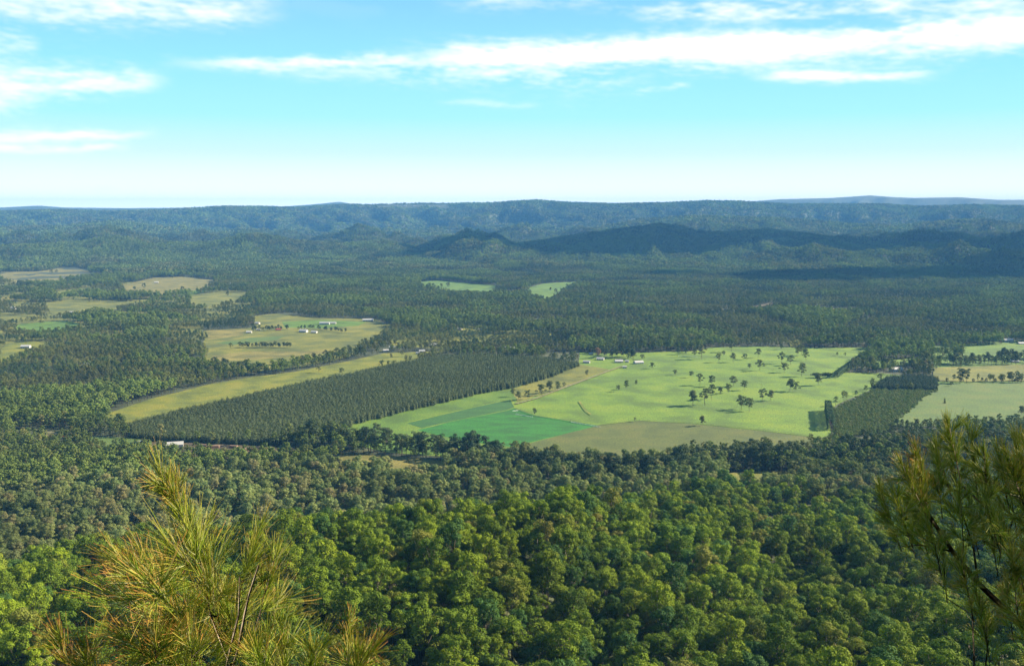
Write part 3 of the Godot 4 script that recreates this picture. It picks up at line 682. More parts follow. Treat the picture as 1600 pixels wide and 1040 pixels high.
func ribbon(points: Array, width: float) -> PackedVector2Array:
	var a := PackedVector2Array()
	var b := PackedVector2Array()
	for i in points.size():
		var p: Vector2 = points[i]
		var d: Vector2 = ((points[mini(i + 1, points.size() - 1)] as Vector2) - (points[maxi(i - 1, 0)] as Vector2)).normalized()
		var side := Vector2(-d.y, d.x) * width * 0.5 * rng.randf_range(0.85, 1.15)
		a.append(p + side)
		b.append(p - side)
	b.reverse()
	a.append_array(b)
	return a


func roughened(points: Array) -> PackedVector2Array:
	var out := PackedVector2Array()
	for i in points.size():
		var a: Vector2 = points[i]
		var b: Vector2 = points[(i + 1) % points.size()]
		var steps := maxi(1, int(a.distance_to(b) / 22.0))
		for k in steps:
			var p := a.lerp(b, float(k) / steps)
			if k > 0:
				p += Vector2(rng.randf_range(-1.5, 1.5), rng.randf_range(-1.5, 1.5))
			out.append(p)
	return out


func fill_mask(points: PackedVector2Array, value: int, grow := 0.0) -> void:
	var lo := Vector2(1e9, 1e9)
	var hi := -lo
	for p in points:
		lo = lo.min(p)
		hi = hi.max(p)
	for j in range(maxi(0, int((lo.y - grow - MASK_Z) / MASK_STEP)), mini(MASK_H - 1, int((hi.y + grow - MASK_Z) / MASK_STEP) + 1)):
		for i in range(maxi(0, int((lo.x - grow - MASK_X) / MASK_STEP)), mini(MASK_W - 1, int((hi.x + grow - MASK_X) / MASK_STEP) + 1)):
			if Geometry2D.is_point_in_polygon(Vector2(MASK_X + (i + 0.5) * MASK_STEP, MASK_Z + (j + 0.5) * MASK_STEP), points):
				mask[j * MASK_W + i] = value


func mask_at(x: float, z: float) -> int:
	var i := int((x - MASK_X) / MASK_STEP)
	var j := int((z - MASK_Z) / MASK_STEP)
	if i < 0 or j < 0 or i >= MASK_W or j >= MASK_H:
		return 0
	return mask[j * MASK_W + i]


const FIELD_LABEL := {"pasture": "bright yellow green pasture with scattered trees", "dry": "dull olive paddock along the creek trees", "crop": "vivid green crop field", "cropdark": "darker green crop strip", "lime": "light green grass", "gold": "golden green grass strip", "olive": "dry olive grass", "tan": "dry straw coloured grass", "sage": "pale green field", "dirt": "bare brown earth"}


func build_fields() -> void:
	mask.resize(MASK_W * MASK_H)
	var y := 0.05
	for k in PLANTED:
		if k.begins_with("thin"): fill_mask(PackedVector2Array(PLANTED[k]), 8 if k == "thin_b" else 7)
	for f in FIELDS:
		var pts := roughened(f[2])
		var o := put(f[0], sheet(pts, y, f[0] == "clearing"), mat[f[1]])
		tag(o, FIELD_LABEL[f[1]], "field", "", "structure")
		if f[0] == "open_grassland":
			y += 0.03
			continue
		fill_mask(pts, 6 if f[0] in ["paddock", "clearing", "garden"] else 1)
		y += 0.03
	for h in HOUSES:
		if h[1] < -4600.0: continue
		var q := PackedVector2Array()
		for i in 10:
			q.append(Vector2(h[0], h[1] + 10.0) + Vector2(cos(TAU * i / 10.0) * (h[2] * 0.6 + 6.0), sin(TAU * i / 10.0) * 24.0))
		fill_mask(q, 1)
	for k in PLANTED:
		if k.begins_with("thin"): continue
		fill_mask(PackedVector2Array(PLANTED[k]), {"main": 2, "shrub": 3, "pine": 4, "copse": 5, "thin": 7, "thin_b": 7, "thin_c": 7}[k])
	for it in [[FARM_TRACK, 4.0, "farm_track", "pale gravel farm track across the bright pasture"], [SCAR, 1.6, "bare_track", "bare sandy scar worn into the pasture"], [WORN_A, 1.6, "wheel_track", "faint worn wheel track along the pasture's lower fence"], [WORN_C, 1.4, "wheel_track", "faint wheel track down the crop's edge"], [LEFT_ROAD, 6.0, "creek_road", "pale road through the trees by the creek"], [LEFT_SPUR, 5.0, "creek_road", "short pale spur off the creek road"]]:
		var pts := ribbon(it[0], it[1])
		y += 0.03
		tag(put(it[2], sheet(pts, y), mat.tan if it[2] == "bare_track" else mat.dry if it[2] == "wheel_track" else mat.gravel), it[3], "track", "", "structure")
		fill_mask(ribbon(it[0], it[1] + 6.0), 1)


# ---------------------------------------------------------------- trees
class Leaves:
	var v := PackedVector3Array()
	var n := PackedVector3Array()
	var c := PackedColorArray()
	var index := PackedInt32Array()


func add_leaf(L: Leaves, p: Vector3, normal: Vector3, s: float, tint: Color) -> void:
	var t := normal.cross(Vector3(rng.randf_range(-1, 1), rng.randf_range(-1, 1), rng.randf_range(-1, 1)))
	if t.length_squared() < 1e-6: t = normal.cross(Vector3.RIGHT)
	t = t.normalized() * s
	var b := normal.cross(t) * 0.62
	var k := L.v.size()
	L.v.append_array(PackedVector3Array([p - t, p + b, p + t, p - b]))
	L.n.append_array(PackedVector3Array([normal, normal, normal, normal]))
	L.c.append_array(PackedColorArray([tint, tint, tint, tint]))
	L.index.append_array(PackedInt32Array([k, k + 1, k + 2, k, k + 2, k + 3]))


func add_clump(L: Leaves, at: Vector3, radius: float, flat: float, count: int, size: float, tint: Color) -> void:
	var own := tint * rng.randf_range(0.75, 1.25)
	for i in count:
		var d := Vector3(rng.randfn(), absf(rng.randfn()) * 1.15 - 0.42, rng.randfn()).normalized()
		var k := rng.randf_range(0.72, 1.06)
		var p := at + Vector3(d.x, d.y * flat, d.z) * radius * k
		var nrm := (Vector3(d.x, d.y / flat, d.z).normalized() + Vector3(rng.randfn(), rng.randfn(), rng.randfn()) * 0.24).normalized()
		var shade := rng.randf_range(0.8, 1.2)
		var leaf := Color(own.r * shade * rng.randf_range(0.93, 1.1), own.g * shade, own.b * shade)
		add_leaf(L, p, nrm, size * rng.randf_range(0.7, 1.3), leaf)


func add_tube(L: Leaves, path: Array, r0: float, r1: float, sides := 5) -> void:
	var start := L.v.size()
	for i in path.size():
		var p: Vector3 = path[i]
		var d: Vector3 = ((path[mini(i + 1, path.size() - 1)] as Vector3) - (path[maxi(i - 1, 0)] as Vector3)).normalized()
		var u := d.cross(Vector3(0.31, 0.17, 0.93)).normalized()
		var w := d.cross(u)
		var r := lerpf(r0, r1, float(i) / (path.size() - 1))
		for k in sides:
			var t := TAU * k / sides
			var out := u * cos(t) + w * sin(t)
			L.v.append(p + out * r)
			L.n.append(out)
			L.c.append(Color.WHITE)
	for i in path.size() - 1:
		for k in sides:
			var a := start + i * sides + k
			var b := start + i * sides + (k + 1) % sides
			L.index.append_array(PackedInt32Array([a, b, a + sides, b, b + sides, a + sides]))


# a gum tree: pale limbs that carry rounded, flat-bottomed clumps of leaves
func gum(tall: float, wide: float, clumps: int, leaves: int, size: float, clump_r: float, low := 0.42, lop := 0.6) -> Array:
	var wood := Leaves.new()
	var crown := Leaves.new()
	var lean := Vector3(rng.randf_range(-lop, lop), 0, rng.randf_range(-lop, lop))
	var fork := Vector3(lean.x, tall * (low + 0.06), lean.z)
	add_tube(wood, [Vector3(0, -2.5, 0), Vector3(0, 0, 0), Vector3(lean.x * 0.6, tall * low * 0.5, lean.z * 0.4), fork], tall * 0.017, tall * 0.011, 6)
	for i in clumps:
		var g := TAU * (i * 0.618 + rng.randf_range(-0.08, 0.08))
		var k := (i + 0.5) / clumps
		var up := lerpf(low + 0.08, 0.97, pow(k, 0.72))
		var rim := sqrt(maxf(0.0, 1.0 - pow((up - (low + 0.16)) / (1.0 - low - 0.13), 2.0)))
		var out := wide * rim * (rng.randf_range(0.55, 1.0) if i % 3 else rng.randf_range(0.1, 0.5))
		var r := clump_r * rng.randf_range(0.75, 1.3)
		var at := Vector3(cos(g) * out, tall * up - r * 0.5, sin(g) * out) + lean
		if leaves > 60 or i % 3 == 0:
			add_tube(wood, [fork, fork.lerp(at, 0.5) + Vector3(0, -0.06 * tall * rng.randf(), 0), at], tall * 0.0075, tall * 0.002, 4)
		add_clump(crown, at, r, 0.72, leaves, size, Color(1, 1, 1))
	return [wood, crown]


# a plantation conifer: one dense, pointed crown
func cone_tree(tall: float, wide: float, leaves: int, size: float, low := 0.12, round_top := 1.1) -> Array:
	var wood := Leaves.new()
	var crown := Leaves.new()
	add_tube(wood, [Vector3(0, -1, 0), Vector3(0, tall * 0.5, 0), Vector3(0, tall * 0.9, 0)], tall * 0.014, tall * 0.004, 5)
	for i in leaves:
		var k := 1.0 - sqrt(rng.randf())
		var g := rng.randf() * TAU
		var lobe := 0.8 + 0.2 * sin(g * 3.0 + k * 19.0)
		var r := wide * sqrt(maxf(0.0, 1.0 - pow(k, round_top))) * lobe * rng.randf_range(0.7, 1.0)
		var p := Vector3(cos(g) * r, tall * (low + (1.0 - low) * k), sin(g) * r)
		var nrm := (Vector3(cos(g), 0.55 + (k * 1.6 if round_top > 2.0 else 0.0), sin(g)) + Vector3(rng.randfn(), rng.randfn(), rng.randfn()) * 0.35).normalized()
		var s := rng.randf_range(0.8, 1.2)
		add_leaf(crown, p, nrm, size * rng.randf_range(0.7, 1.3), Color(s, s, s))
	return [wood, crown]


func baked(L: Leaves) -> ArrayMesh:
	return array_mesh(L.v, L.n, L.c, L.index)


func both(parts: Array) -> ArrayMesh:
	var m := ArrayMesh.new()
	for i in 2:
		var L: Leaves = parts[i]
		var arrays := []
		arrays.resize(Mesh.ARRAY_MAX)
		arrays[Mesh.ARRAY_VERTEX] = L.v
		arrays[Mesh.ARRAY_NORMAL] = L.n
		arrays[Mesh.ARRAY_COLOR] = L.c
		arrays[Mesh.ARRAY_INDEX] = L.index
		m.add_surface_from_arrays(Mesh.PRIMITIVE_TRIANGLES, arrays)
		m.surface_set_material(i, mat.bark if i == 0 else mat.leaf)
	return m


# a mass of copies: one child for each shape
func mass(called: String, label: String, category: String, shapes: Array, at: Array, tints: Array) -> void:
	var root := thing(called, Vector3.ZERO)
	tag(root, label, category, "", "stuff")
	for s in shapes.size():
		var mm := MultiMesh.new()
		mm.transform_format = MultiMesh.TRANSFORM_3D
		mm.use_colors = true
		mm.mesh = shapes[s]
		mm.instance_count = at[s].size()
		for i in at[s].size():
			mm.set_instance_transform(i, at[s][i])
			mm.set_instance_color(i, tints[s][i])
		var o := MultiMeshInstance3D.new()
		o.multimesh = mm
		o.name = "canopy"
		o.set_meta("kind", "stuff")
		root.add_child(o, true)


func lists(n: int) -> Array:
	var out := []
	for i in n: out.append([])
	return out


func pose(x: float, z: float, s: float, tall := 1.0) -> Transform3D:
	var b := Basis(Vector3.UP, rng.randf() * TAU).scaled(Vector3(s, s * tall, s))
	return Transform3D(b, Vector3(x, height(x, z) - 0.1, z))


# leaf colours (base colours of the foliage, linear)
func forest_tint(kind: String, x: float, z: float) -> Color:
	var j := rng.randf()
	var odd := rng.randf()
	var stand := noise_stand.get_noise_2d(x, z)
	var c: Color
	match kind:
		"slope":
			c = Color(0.190, 0.248, 0.014).lerp(Color(0.082, 0.136, 0.013), j)
			if odd < 0.10: c = c.lerp(Color(0.190, 0.175, 0.040), rng.randf())
			elif odd < 0.24: c = c.lerp(Color(0.050, 0.110, 0.028), 0.9)
		"flat":
			c = Color(0.215, 0.245, 0.080).lerp(Color(0.115, 0.165, 0.060), j)
			if odd < 0.25: c = c.lerp(Color(0.230, 0.205, 0.095), rng.randf())
		_:
			c = Color(0.140, 0.180, 0.042).lerp(Color(0.068, 0.104, 0.032), j)
			if odd < 0.18: c = c.lerp(Color(0.20, 0.19, 0.07), rng.randf())
			if stand > 0.25: c = c.lerp(Color(0.165, 0.225, 0.050), 0.6)
			elif stand < -0.45: c = c.lerp(Color(0.045, 0.075, 0.032), 0.7)
			elif stand < -0.15: c = c.lerp(Color(0.180, 0.170, 0.064), 0.45)
	return c * (1.0 + 0.5 * noise_tint.get_noise_2d(x, z))


func build_forests() -> void:
	var near := []
	var near_parts := []
	for i in 8:
		var parts := gum(rng.randf_range(20, 27), rng.randf_range(4.2, 6.6), rng.randi_range(13, 19), 230, 0.30, rng.randf_range(1.7, 2.6), rng.randf_range(0.36, 0.5))
		near.append(both(parts))
		near_parts.append([baked(parts[0]), baked(parts[1])])
	var mid := []
	for i in 6:
		mid.append(both(gum(rng.randf_range(18, 23), rng.randf_range(4.0, 5.2), rng.randi_range(9, 13), 42, 0.62, rng.randf_range(1.6, 2.2), 0.34)))
	var far := []
	for i in 4:
		far.append(both(gum(rng.randf_range(19, 22), rng.randf_range(5.0, 6.5), 6, 16, 1.5, 3.0, 0.2)))
	var farthest := []
	for i in 3:
		farthest.append(both(gum(20.0, 13.0, 7, 9, 3.4, 5.0, 0.05)))
	# nearest slope
	var spots := []
	var step := 7.0
	for iz in range(0, 140):
		for ix in range(-95, 95):
			var x := (ix + rng.randf_range(-0.45, 0.45)) * step
			var z := -(iz + rng.randf_range(-0.45, 0.45)) * step
			var r := sqrt(x * x + z * z)
			if r < 190.0 or r > 975.0 or absf(rad_to_deg(atan2(x, -z))) > HALF_VIEW + 3.0 or mask_at(x, z) != 0:
				continue
			if rng.randf() < 0.10 or noise_tint.get_noise_2d(x * 2.2 + 500.0, z * 2.2) > 0.42:
				continue
			spots.append(Vector3(x, r, z))
	spots.sort_custom(func(p, q): return p.y < q.y)
	var tint_materials := []
	for i in 9:
		var m: StandardMaterial3D = mat.leaf.duplicate()
		var c := forest_tint("slope", i * 400.0, -300.0)
		m.albedo_color = c.linear_to_srgb()
		tint_materials.append(m)
	var at := lists(8)
	var tints := lists(8)
	var singles := 0
	var flat_at := lists(8)
	var flat_tints := lists(8)
	for s in spots:
		var k := rng.randi() % 8
		var scale := rng.randf_range(0.64, 0.92) if rng.randf() < 0.72 else rng.randf_range(0.9, 1.22)
		if s.y > 620.0: scale *= 0.88
		var t := pose(s.x, s.z, scale, rng.randf_range(0.9, 1.12))
		var top := t.origin + Vector3(0, 20.0 * scale, 0)
		var down := rad_to_deg(atan2(260.0 - top.y, s.y))
		if singles < 300 and s.y > 240.0 and down < 25.6 and absf(rad_to_deg(atan2(s.x, -s.z))) < 26.5:
			singles += 1
			var o := thing("gum_tree", t.origin)
			o.basis = t.basis
			var hue := rng.randi() % 9
			var c: Color = tint_materials[hue].albedo_color
			var look := "olive brown" if c.r > c.g * 0.93 else "bright yellow green" if c.g > 0.46 else "mid green" if c.g > 0.41 else "deep green"
			tag(o, "%s, %s gum tree in the forest on the near slope" % ["tall" if scale > 1.03 else "short" if scale < 0.86 else "middling", look], "tree", "gum trees of the near slope")
			put("trunk", near_parts[k][0], mat.bark, o)
			put("crown", near_parts[k][1], tint_materials[hue], o)
		else:
			var low: bool = s.y > 690.0 + 60.0 * noise_gully.get_noise_2d(s.x * 4.0, s.z * 4.0) + 170.0 * smoothstep(0.0, 220.0, s.x)
			(flat_at if low else at)[k].append(t)
			(flat_tints if low else tints)[k].append(forest_tint("flat" if low else "slope", s.x, s.z))
	for i in 14:
		var s: Vector3 = spots[60 + i * 47]
		var wood := Leaves.new()
		var top := Vector3(rng.randf_range(-1, 1), 21, rng.randf_range(-1, 1))
		add_tube(wood, [Vector3(0, -2, 0), Vector3(0.2, 9, 0.1), top], 0.38, 0.09, 7)
		var o := thing("dead_tree", Vector3(s.x + 3.0, height(s.x + 3.0, s.z + 3.0), s.z + 3.0))
		tag(o, "bare pale dead tree standing in the forest on the near slope", "dead tree", "dead trees of the near slope")
		put("trunk", baked(wood), mat.dead, o)
		for k in 7:
			var limb := Leaves.new()
			var from := Vector3(0.2, 9, 0.1).lerp(top, rng.randf_range(0.1, 0.85))
			var a := rng.randf() * TAU
			var d := Vector3(cos(a), rng.randf_range(0.5, 1.3), sin(a))
			add_tube(limb, [from, from + d * 1.6, from + d * 2.6 + Vector3(0, 0.8, 0)], 0.12, 0.03, 5)
			put("limb", baked(limb), mat.dead, o)
	mass("slope_forest", "dense green gum forest rolling down the near slope", "forest", near, at, tints)
	mass("creek_flat_forest", "grey green mixed forest on the flat before the creek", "forest", near, flat_at, flat_tints)
	# valley
	at = lists(6)
	tints = lists(6)
	var pines := []
	for i in 4:
		pines.append(both(cone_tree(rng.randf_range(7.6, 9.6), rng.randf_range(2.5, 3.1), 230, 0.55, 0.12, 3.0)))
	step = 8.2
	for iz in range(105, 515):
		for ix in range(-275, 276):
			var x := (ix + rng.randf_range(-0.45, 0.45)) * step
			var z := -(iz + rng.randf_range(-0.45, 0.45)) * step
			var r := sqrt(x * x + z * z)
			if r < 975.0 or r > 4200.0 or absf(rad_to_deg(atan2(x, -z))) > HALF_VIEW:
				continue
			var e := noise_gully.get_noise_2d(x * 6.0, z * 6.0) * 14.0
			var here := mask_at(x, z)
			if here == 6 and mask_at(x + e * 2.6, z + e * 1.8) == 0 and rng.randf() < 0.75: here = 0
			if here >= 7:
				var open := 0.02 if here == 7 else 0.16
				here = 1 if noise_tint.get_noise_2d(x * 0.9 + 40.0, z * 2.6) + 0.35 * noise_tint.get_noise_2d(x * 4.0, z * 4.0) > open else 0
			if here != 0 or (not mask_at(x + e, z + e) in [0, 7, 8] and rng.randf() < 0.8) or noise_tint.get_noise_2d(x * 1.3, z * 1.3 + 900.0) > 0.46:
				continue
			var k := rng.randi() % 6
			if noise_stand.get_noise_2d(x + 3000.0, z) > 0.55 and rng.randf() < 0.35: continue
			var grown := 0.88 + 0.42 * noise_stand.get_noise_2d(x, z)
			at[k].append(pose(x, z, rng.randf_range(0.62, 1.12) * grown, rng.randf_range(0.8, 1.05)))
			tints[k].append(forest_tint("valley", x, z))
	mass("valley_forest", "dark blue green forest filling the valley floor between the fields", "forest", mid, at, tints)
	# plantations
	at = lists(4)
	tints = lists(4)
	for iz in range(230, 540):
		for ix in range(-200, 95):
			var x := (ix + rng.randf_range(-0.3, 0.3)) * 3.5
			var z := -(iz + rng.randf_range(-0.3, 0.3)) * 3.5
			if mask_at(x, z) == 2:
				var k := rng.randi() % 4
				at[k].append(pose(x, z, rng.randf_range(0.85, 1.15)))
				tints[k].append(Color(0.068, 0.096, 0.040).lerp(Color(0.115, 0.138, 0.060), rng.randf()) * (1.0 + 0.25 * noise_tint.get_noise_2d(x, z)))
	mass("tree_plantation", "long dark green tree plantation in close rows beside the crop field", "plantation", pines, at, tints)
	at = lists(4)
	tints = lists(4)
	for iz in range(220, 400):
		for ix in range(80, 240):
			var x := (ix + rng.randf_range(-0.2, 0.2)) * 4.4
			var z := -(iz + rng.randf_range(-0.25, 0.25)) * 4.4
			var k := rng.randi() % 4
			if mask_at(x, z) == 4:
				at[k].append(pose(x, z, rng.randf_range(0.8, 1.0)))
				tints[k].append(Color(0.030, 0.060, 0.032).lerp(Color(0.042, 0.072, 0.036), rng.randf()))
	mass("pine_block", "dark green block of young pines above the shrub rows", "plantation", pines, at, tints)
	at = lists(2)
	tints = lists(2)
	var shrubs := []
	for i in 2:
		var L := Leaves.new()
		for k in 4:
			add_clump(L, Vector3(rng.randf_range(-0.9, 0.9), 1.6 + 0.5 * k * rng.randf(), rng.randf_range(-0.9, 0.9)), 1.5, 0.8, 45, 0.38, Color(1, 1, 1))
		var wood := Leaves.new()
		add_tube(wood, [Vector3(0, -0.5, 0), Vector3(0.1, 1, 0), Vector3(0, 2, 0)], 0.1, 0.04)
		shrubs.append(both([wood, L]))
	for iz in range(240, 480):
		for ix in range(95, 260):
			var x := (ix + rng.randf_range(-0.2, 0.2)) * 3.4
			var z := -(iz + rng.randf_range(-0.15, 0.15)) * 4.4
			var k := rng.randi() % 2
			if mask_at(x, z) == 3 and rng.randf() < 0.93:
				at[k].append(pose(x, z, rng.randf_range(0.75, 1.2)))
				tints[k].append(Color(0.105, 0.165, 0.050).lerp(Color(0.175, 0.190, 0.065), rng.randf()))
	mass("shrub_plantation", "grey green rows of planted shrubs behind the tall windbreak", "plantation", shrubs, at, tints)
	# hills
	at = lists(4)
	tints = lists(4)
	step = 12.5
	for iz in range(280, 605):
		for ix in range(-320, 321):
			var x := (ix + rng.randf_range(-0.45, 0.45)) * step
			var z := -(iz + rng.randf_range(-0.45, 0.45)) * step
			var r := sqrt(x * x + z * z)
			if r < 4200.0 or r > 7500.0 or absf(rad_to_deg(atan2(x, -z))) > HALF_VIEW or mask_at(x, z) != 0:
				continue
			var k := rng.randi() % 4
			at[k].append(pose(x, z, rng.randf_range(0.8, 1.35)))
			tints[k].append(forest_tint("valley", x, z))
	mass("hill_forest", "dark forest covering the wooded middle hills", "forest", far, at, tints)
	at = lists(3)
	tints = lists(3)
	step = 27.0
	for iz in range(230, 470):
		for ix in range(-250, 251):
			var x := (ix + rng.randf_range(-0.45, 0.45)) * step
			var z := -(iz + rng.randf_range(-0.45, 0.45)) * step
			var r := sqrt(x * x + z * z)
			if (r > 10330.0 and r < 10620.0 and az_of(x, z) > -8.8 and az_of(x, z) < -3.6) or r < 7500.0 or r > 12500.0 or absf(rad_to_deg(atan2(x, -z))) > HALF_VIEW:
				continue
			var k := rng.randi() % 3
			at[k].append(pose(x, z, rng.randf_range(0.75, 1.3)))
			tints[k].append(forest_tint("valley", x, z))
	mass("plateau_forest", "hazy blue forest on the far plateau", "forest", farthest, at, tints)


func build_paddock_trees() -> void:
	var kinds := []
	for i in 7:
		var parts := gum(20.0, rng.randf_range(5.5, 9.0), rng.randi_range(11, 19), 140, 0.42, rng.randf_range(2.0, 3.0), rng.randf_range(0.2, 0.34), rng.randf_range(0.6, 2.6))
		kinds.append([baked(parts[0]), baked(parts[1])])
	var greens := []
	for i in 5:
		var m: StandardMaterial3D = mat.leaf.duplicate()
		m.albedo_color = Color(0.070, 0.098, 0.032).lerp(Color(0.120, 0.130, 0.050), i / 4.0).linear_to_srgb()
		greens.append(m)
	var dark := []
	for i in 4:
		var m: StandardMaterial3D = mat.leaf.duplicate()
		m.albedo_color = Color(0.034, 0.060, 0.028).lerp(Color(0.075, 0.100, 0.042), i / 3.0).linear_to_srgb()
		dark.append(m)
	for t in PADDOCK_TREES:
		var grown := "tall spreading" if t[2] > 17.0 else "medium sized" if t[2] > 12.5 else "small round" if t[2] > 9.0 else "very small"
		tree("paddock_tree", "%s dark green tree standing on %s" % [grown, t[3]], "trees dotted over the paddocks", kinds, greens, Vector2(t[0], t[1]), t[2] * 1.08)
	# the belt of big trees along the creek
	var d := 0.0
	var pts := PackedVector2Array(CREEK)
	for i in pts.size() - 1:
		var run := pts[i].distance_to(pts[i + 1])
		while d < run:
			var p := pts[i].lerp(pts[i + 1], d / run)
			for k in 3:
				var q := p + Vector2(rng.randf_range(-7, 7), (k - 1) * 15.0 + rng.randf_range(-7, 7))
				if mask_at(q.x, q.y) != 0 and (k == 2 or rng.randf() < 0.6): continue
				var tall := rng.randf_range(16, 30)
				tree("creek_tree", "%s dark tree in the winding belt along the creek" % ("tall" if tall > 21.0 else "lower"), "trees along the creek", kinds, dark, q, tall)
			d += rng.randf_range(10, 15)
		d -= run
	for row in [[TREE_ROW_A, 11.0, 15.0, 5.0, "tree_row_tree", "tree in the hedge row between dry paddock and golden strip", "hedge row trees"], [TREE_ROW_B, 3.5, 10.0, 3.0, "grove_tree", "dark tree of the small round grove in the dry paddock", "small grove trees"], [TREE_ROW_C, 3.5, 10.0, 4.0, "grove_tree", "dark tree of the long grove in the dry paddock", "long grove trees"], [TREE_ROW_D, 6.0, 11.0, 4.0, "garden_tree", "garden tree round the paddock cottages", "cottage garden trees"], [TREE_ROW_E, 16.0, 7.0, 4.0, "fence_tree", "low tree on the fence line of the pale green field", "fence line trees"], [TREE_ROW_F, 7.0, 9.0, 4.0, "garden_tree", "garden tree beside the bright roofed farmhouse", "farmhouse garden trees"], [TREE_ROW_G, 7.0, 16.0, 9.0, "garden_tree", "dense dark garden tree behind the white farm cottages", "farm garden trees"], [TREE_ROW_H, 12.0, 15.0, 9.0, "garden_tree", "dark tree at the top edge of the bright pasture", "pasture edge trees"], [TREE_ROW_I, 13.0, 15.0, 14.0, "garden_tree", "garden tree among the houses beyond the tan field", "hamlet garden trees"]]:
		var line := PackedVector2Array(row[0])
		var gone := 0.0
		for i in line.size() - 1:
			var run := line[i].distance_to(line[i + 1])
			while gone < run:
				var q: Vector2 = line[i].lerp(line[i + 1], gone / run) + Vector2(rng.randf_range(-1, 1), rng.randf_range(-1, 1)) * row[3]
				tree(row[4], row[5], row[6], kinds, dark, q, row[2] * rng.randf_range(0.7, 1.25))
				gone += row[1] * rng.randf_range(0.7, 1.3)
			gone -= run
	# copse behind the plantation
	var copse := PackedVector2Array(PLANTED.copse)
	for i in 26:
		var q := Vector2(rng.randf_range(60, 160), rng.randf_range(-1720, -1580))
		if Geometry2D.is_point_in_polygon(q, copse):
			tree("copse_tree", "dark tree in the copse at the plantation's far corner", "copse trees", kinds, dark, q, rng.randf_range(12, 17))
	# pinkish bare tree at the farm and small conifers on the pale green field
	var bare := leaf_material()
	bare.albedo_color = lin(0.24, 0.13, 0.09)
	tree("bare_tree", "reddish brown leafless tree behind the farm cottages", "", kinds, [bare], Vector2(FARM_TRACK[0].x - 35.0, FARM_TRACK[0].y - 95.0), 19.0)
	var firs := []
	for i in 2:
		var parts := cone_tree(12.0, 2.6, 420, 0.4, 0.05)
		firs.append([baked(parts[0]), baked(parts[1])])
	for t in FIRS:
		tree("fir_tree", "small dark pointed conifer on the pale green field", "pointed conifers", firs, [dark[0]], Vector2(t[0], t[1]), t[2], 12.0)


func tree(called: String, label: String, group: String, kinds: Array, greens: Array, at: Vector2, tall: float, own := 20.0) -> void:
	var o := thing(called, Vector3(at.x, height(at.x, at.y), at.y), rng.randf() * TAU)
	var s := tall / own
	o.scale = Vector3(s, s * rng.randf_range(0.92, 1.08), s)
	tag(o, label, "tree", group)
	var k: Array = kinds[rng.randi() % kinds.size()]
	put("trunk", k[0], mat.bark, o)
	put("crown", k[1], greens[rng.randi() % greens.size()], o)


# ---------------------------------------------------------------- houses and small things
func box(c: Vector3, s: Vector3) -> ArrayMesh:
	var m := BoxMesh.new()
	m.size = s
	var st := SurfaceTool.new()
	st.begin(Mesh.PRIMITIVE_TRIANGLES)
	st.append_from(m, 0, Transform3D(Basis(), c))
	return st.commit()


func prism(profile: PackedVector2Array, depth: float) -> ArrayMesh:
	var st := SurfaceTool.new()
	st.begin(Mesh.PRIMITIVE_TRIANGLES)
	st.set_smooth_group(-1)
	var n := profile.size()
	for i in range(1, n - 1):
		for z in [1.0, -1.0]:
			var tri := [profile[0], profile[i], profile[i + 1]]
			if z > 0: tri.reverse()
			for p in tri: st.add_vertex(Vector3(p.x, p.y, z * depth * 0.5))
	for i in n:
		var a := profile[i]
		var b := profile[(i + 1) % n]
		var q := [Vector3(a.x, a.y, depth * 0.5), Vector3(b.x, b.y, depth * 0.5), Vector3(b.x, b.y, -depth * 0.5), Vector3(a.x, a.y, -depth * 0.5)]
		for k in [0, 1, 2, 0, 2, 3]: st.add_vertex(q[k])
	st.generate_normals()
	return st.commit()


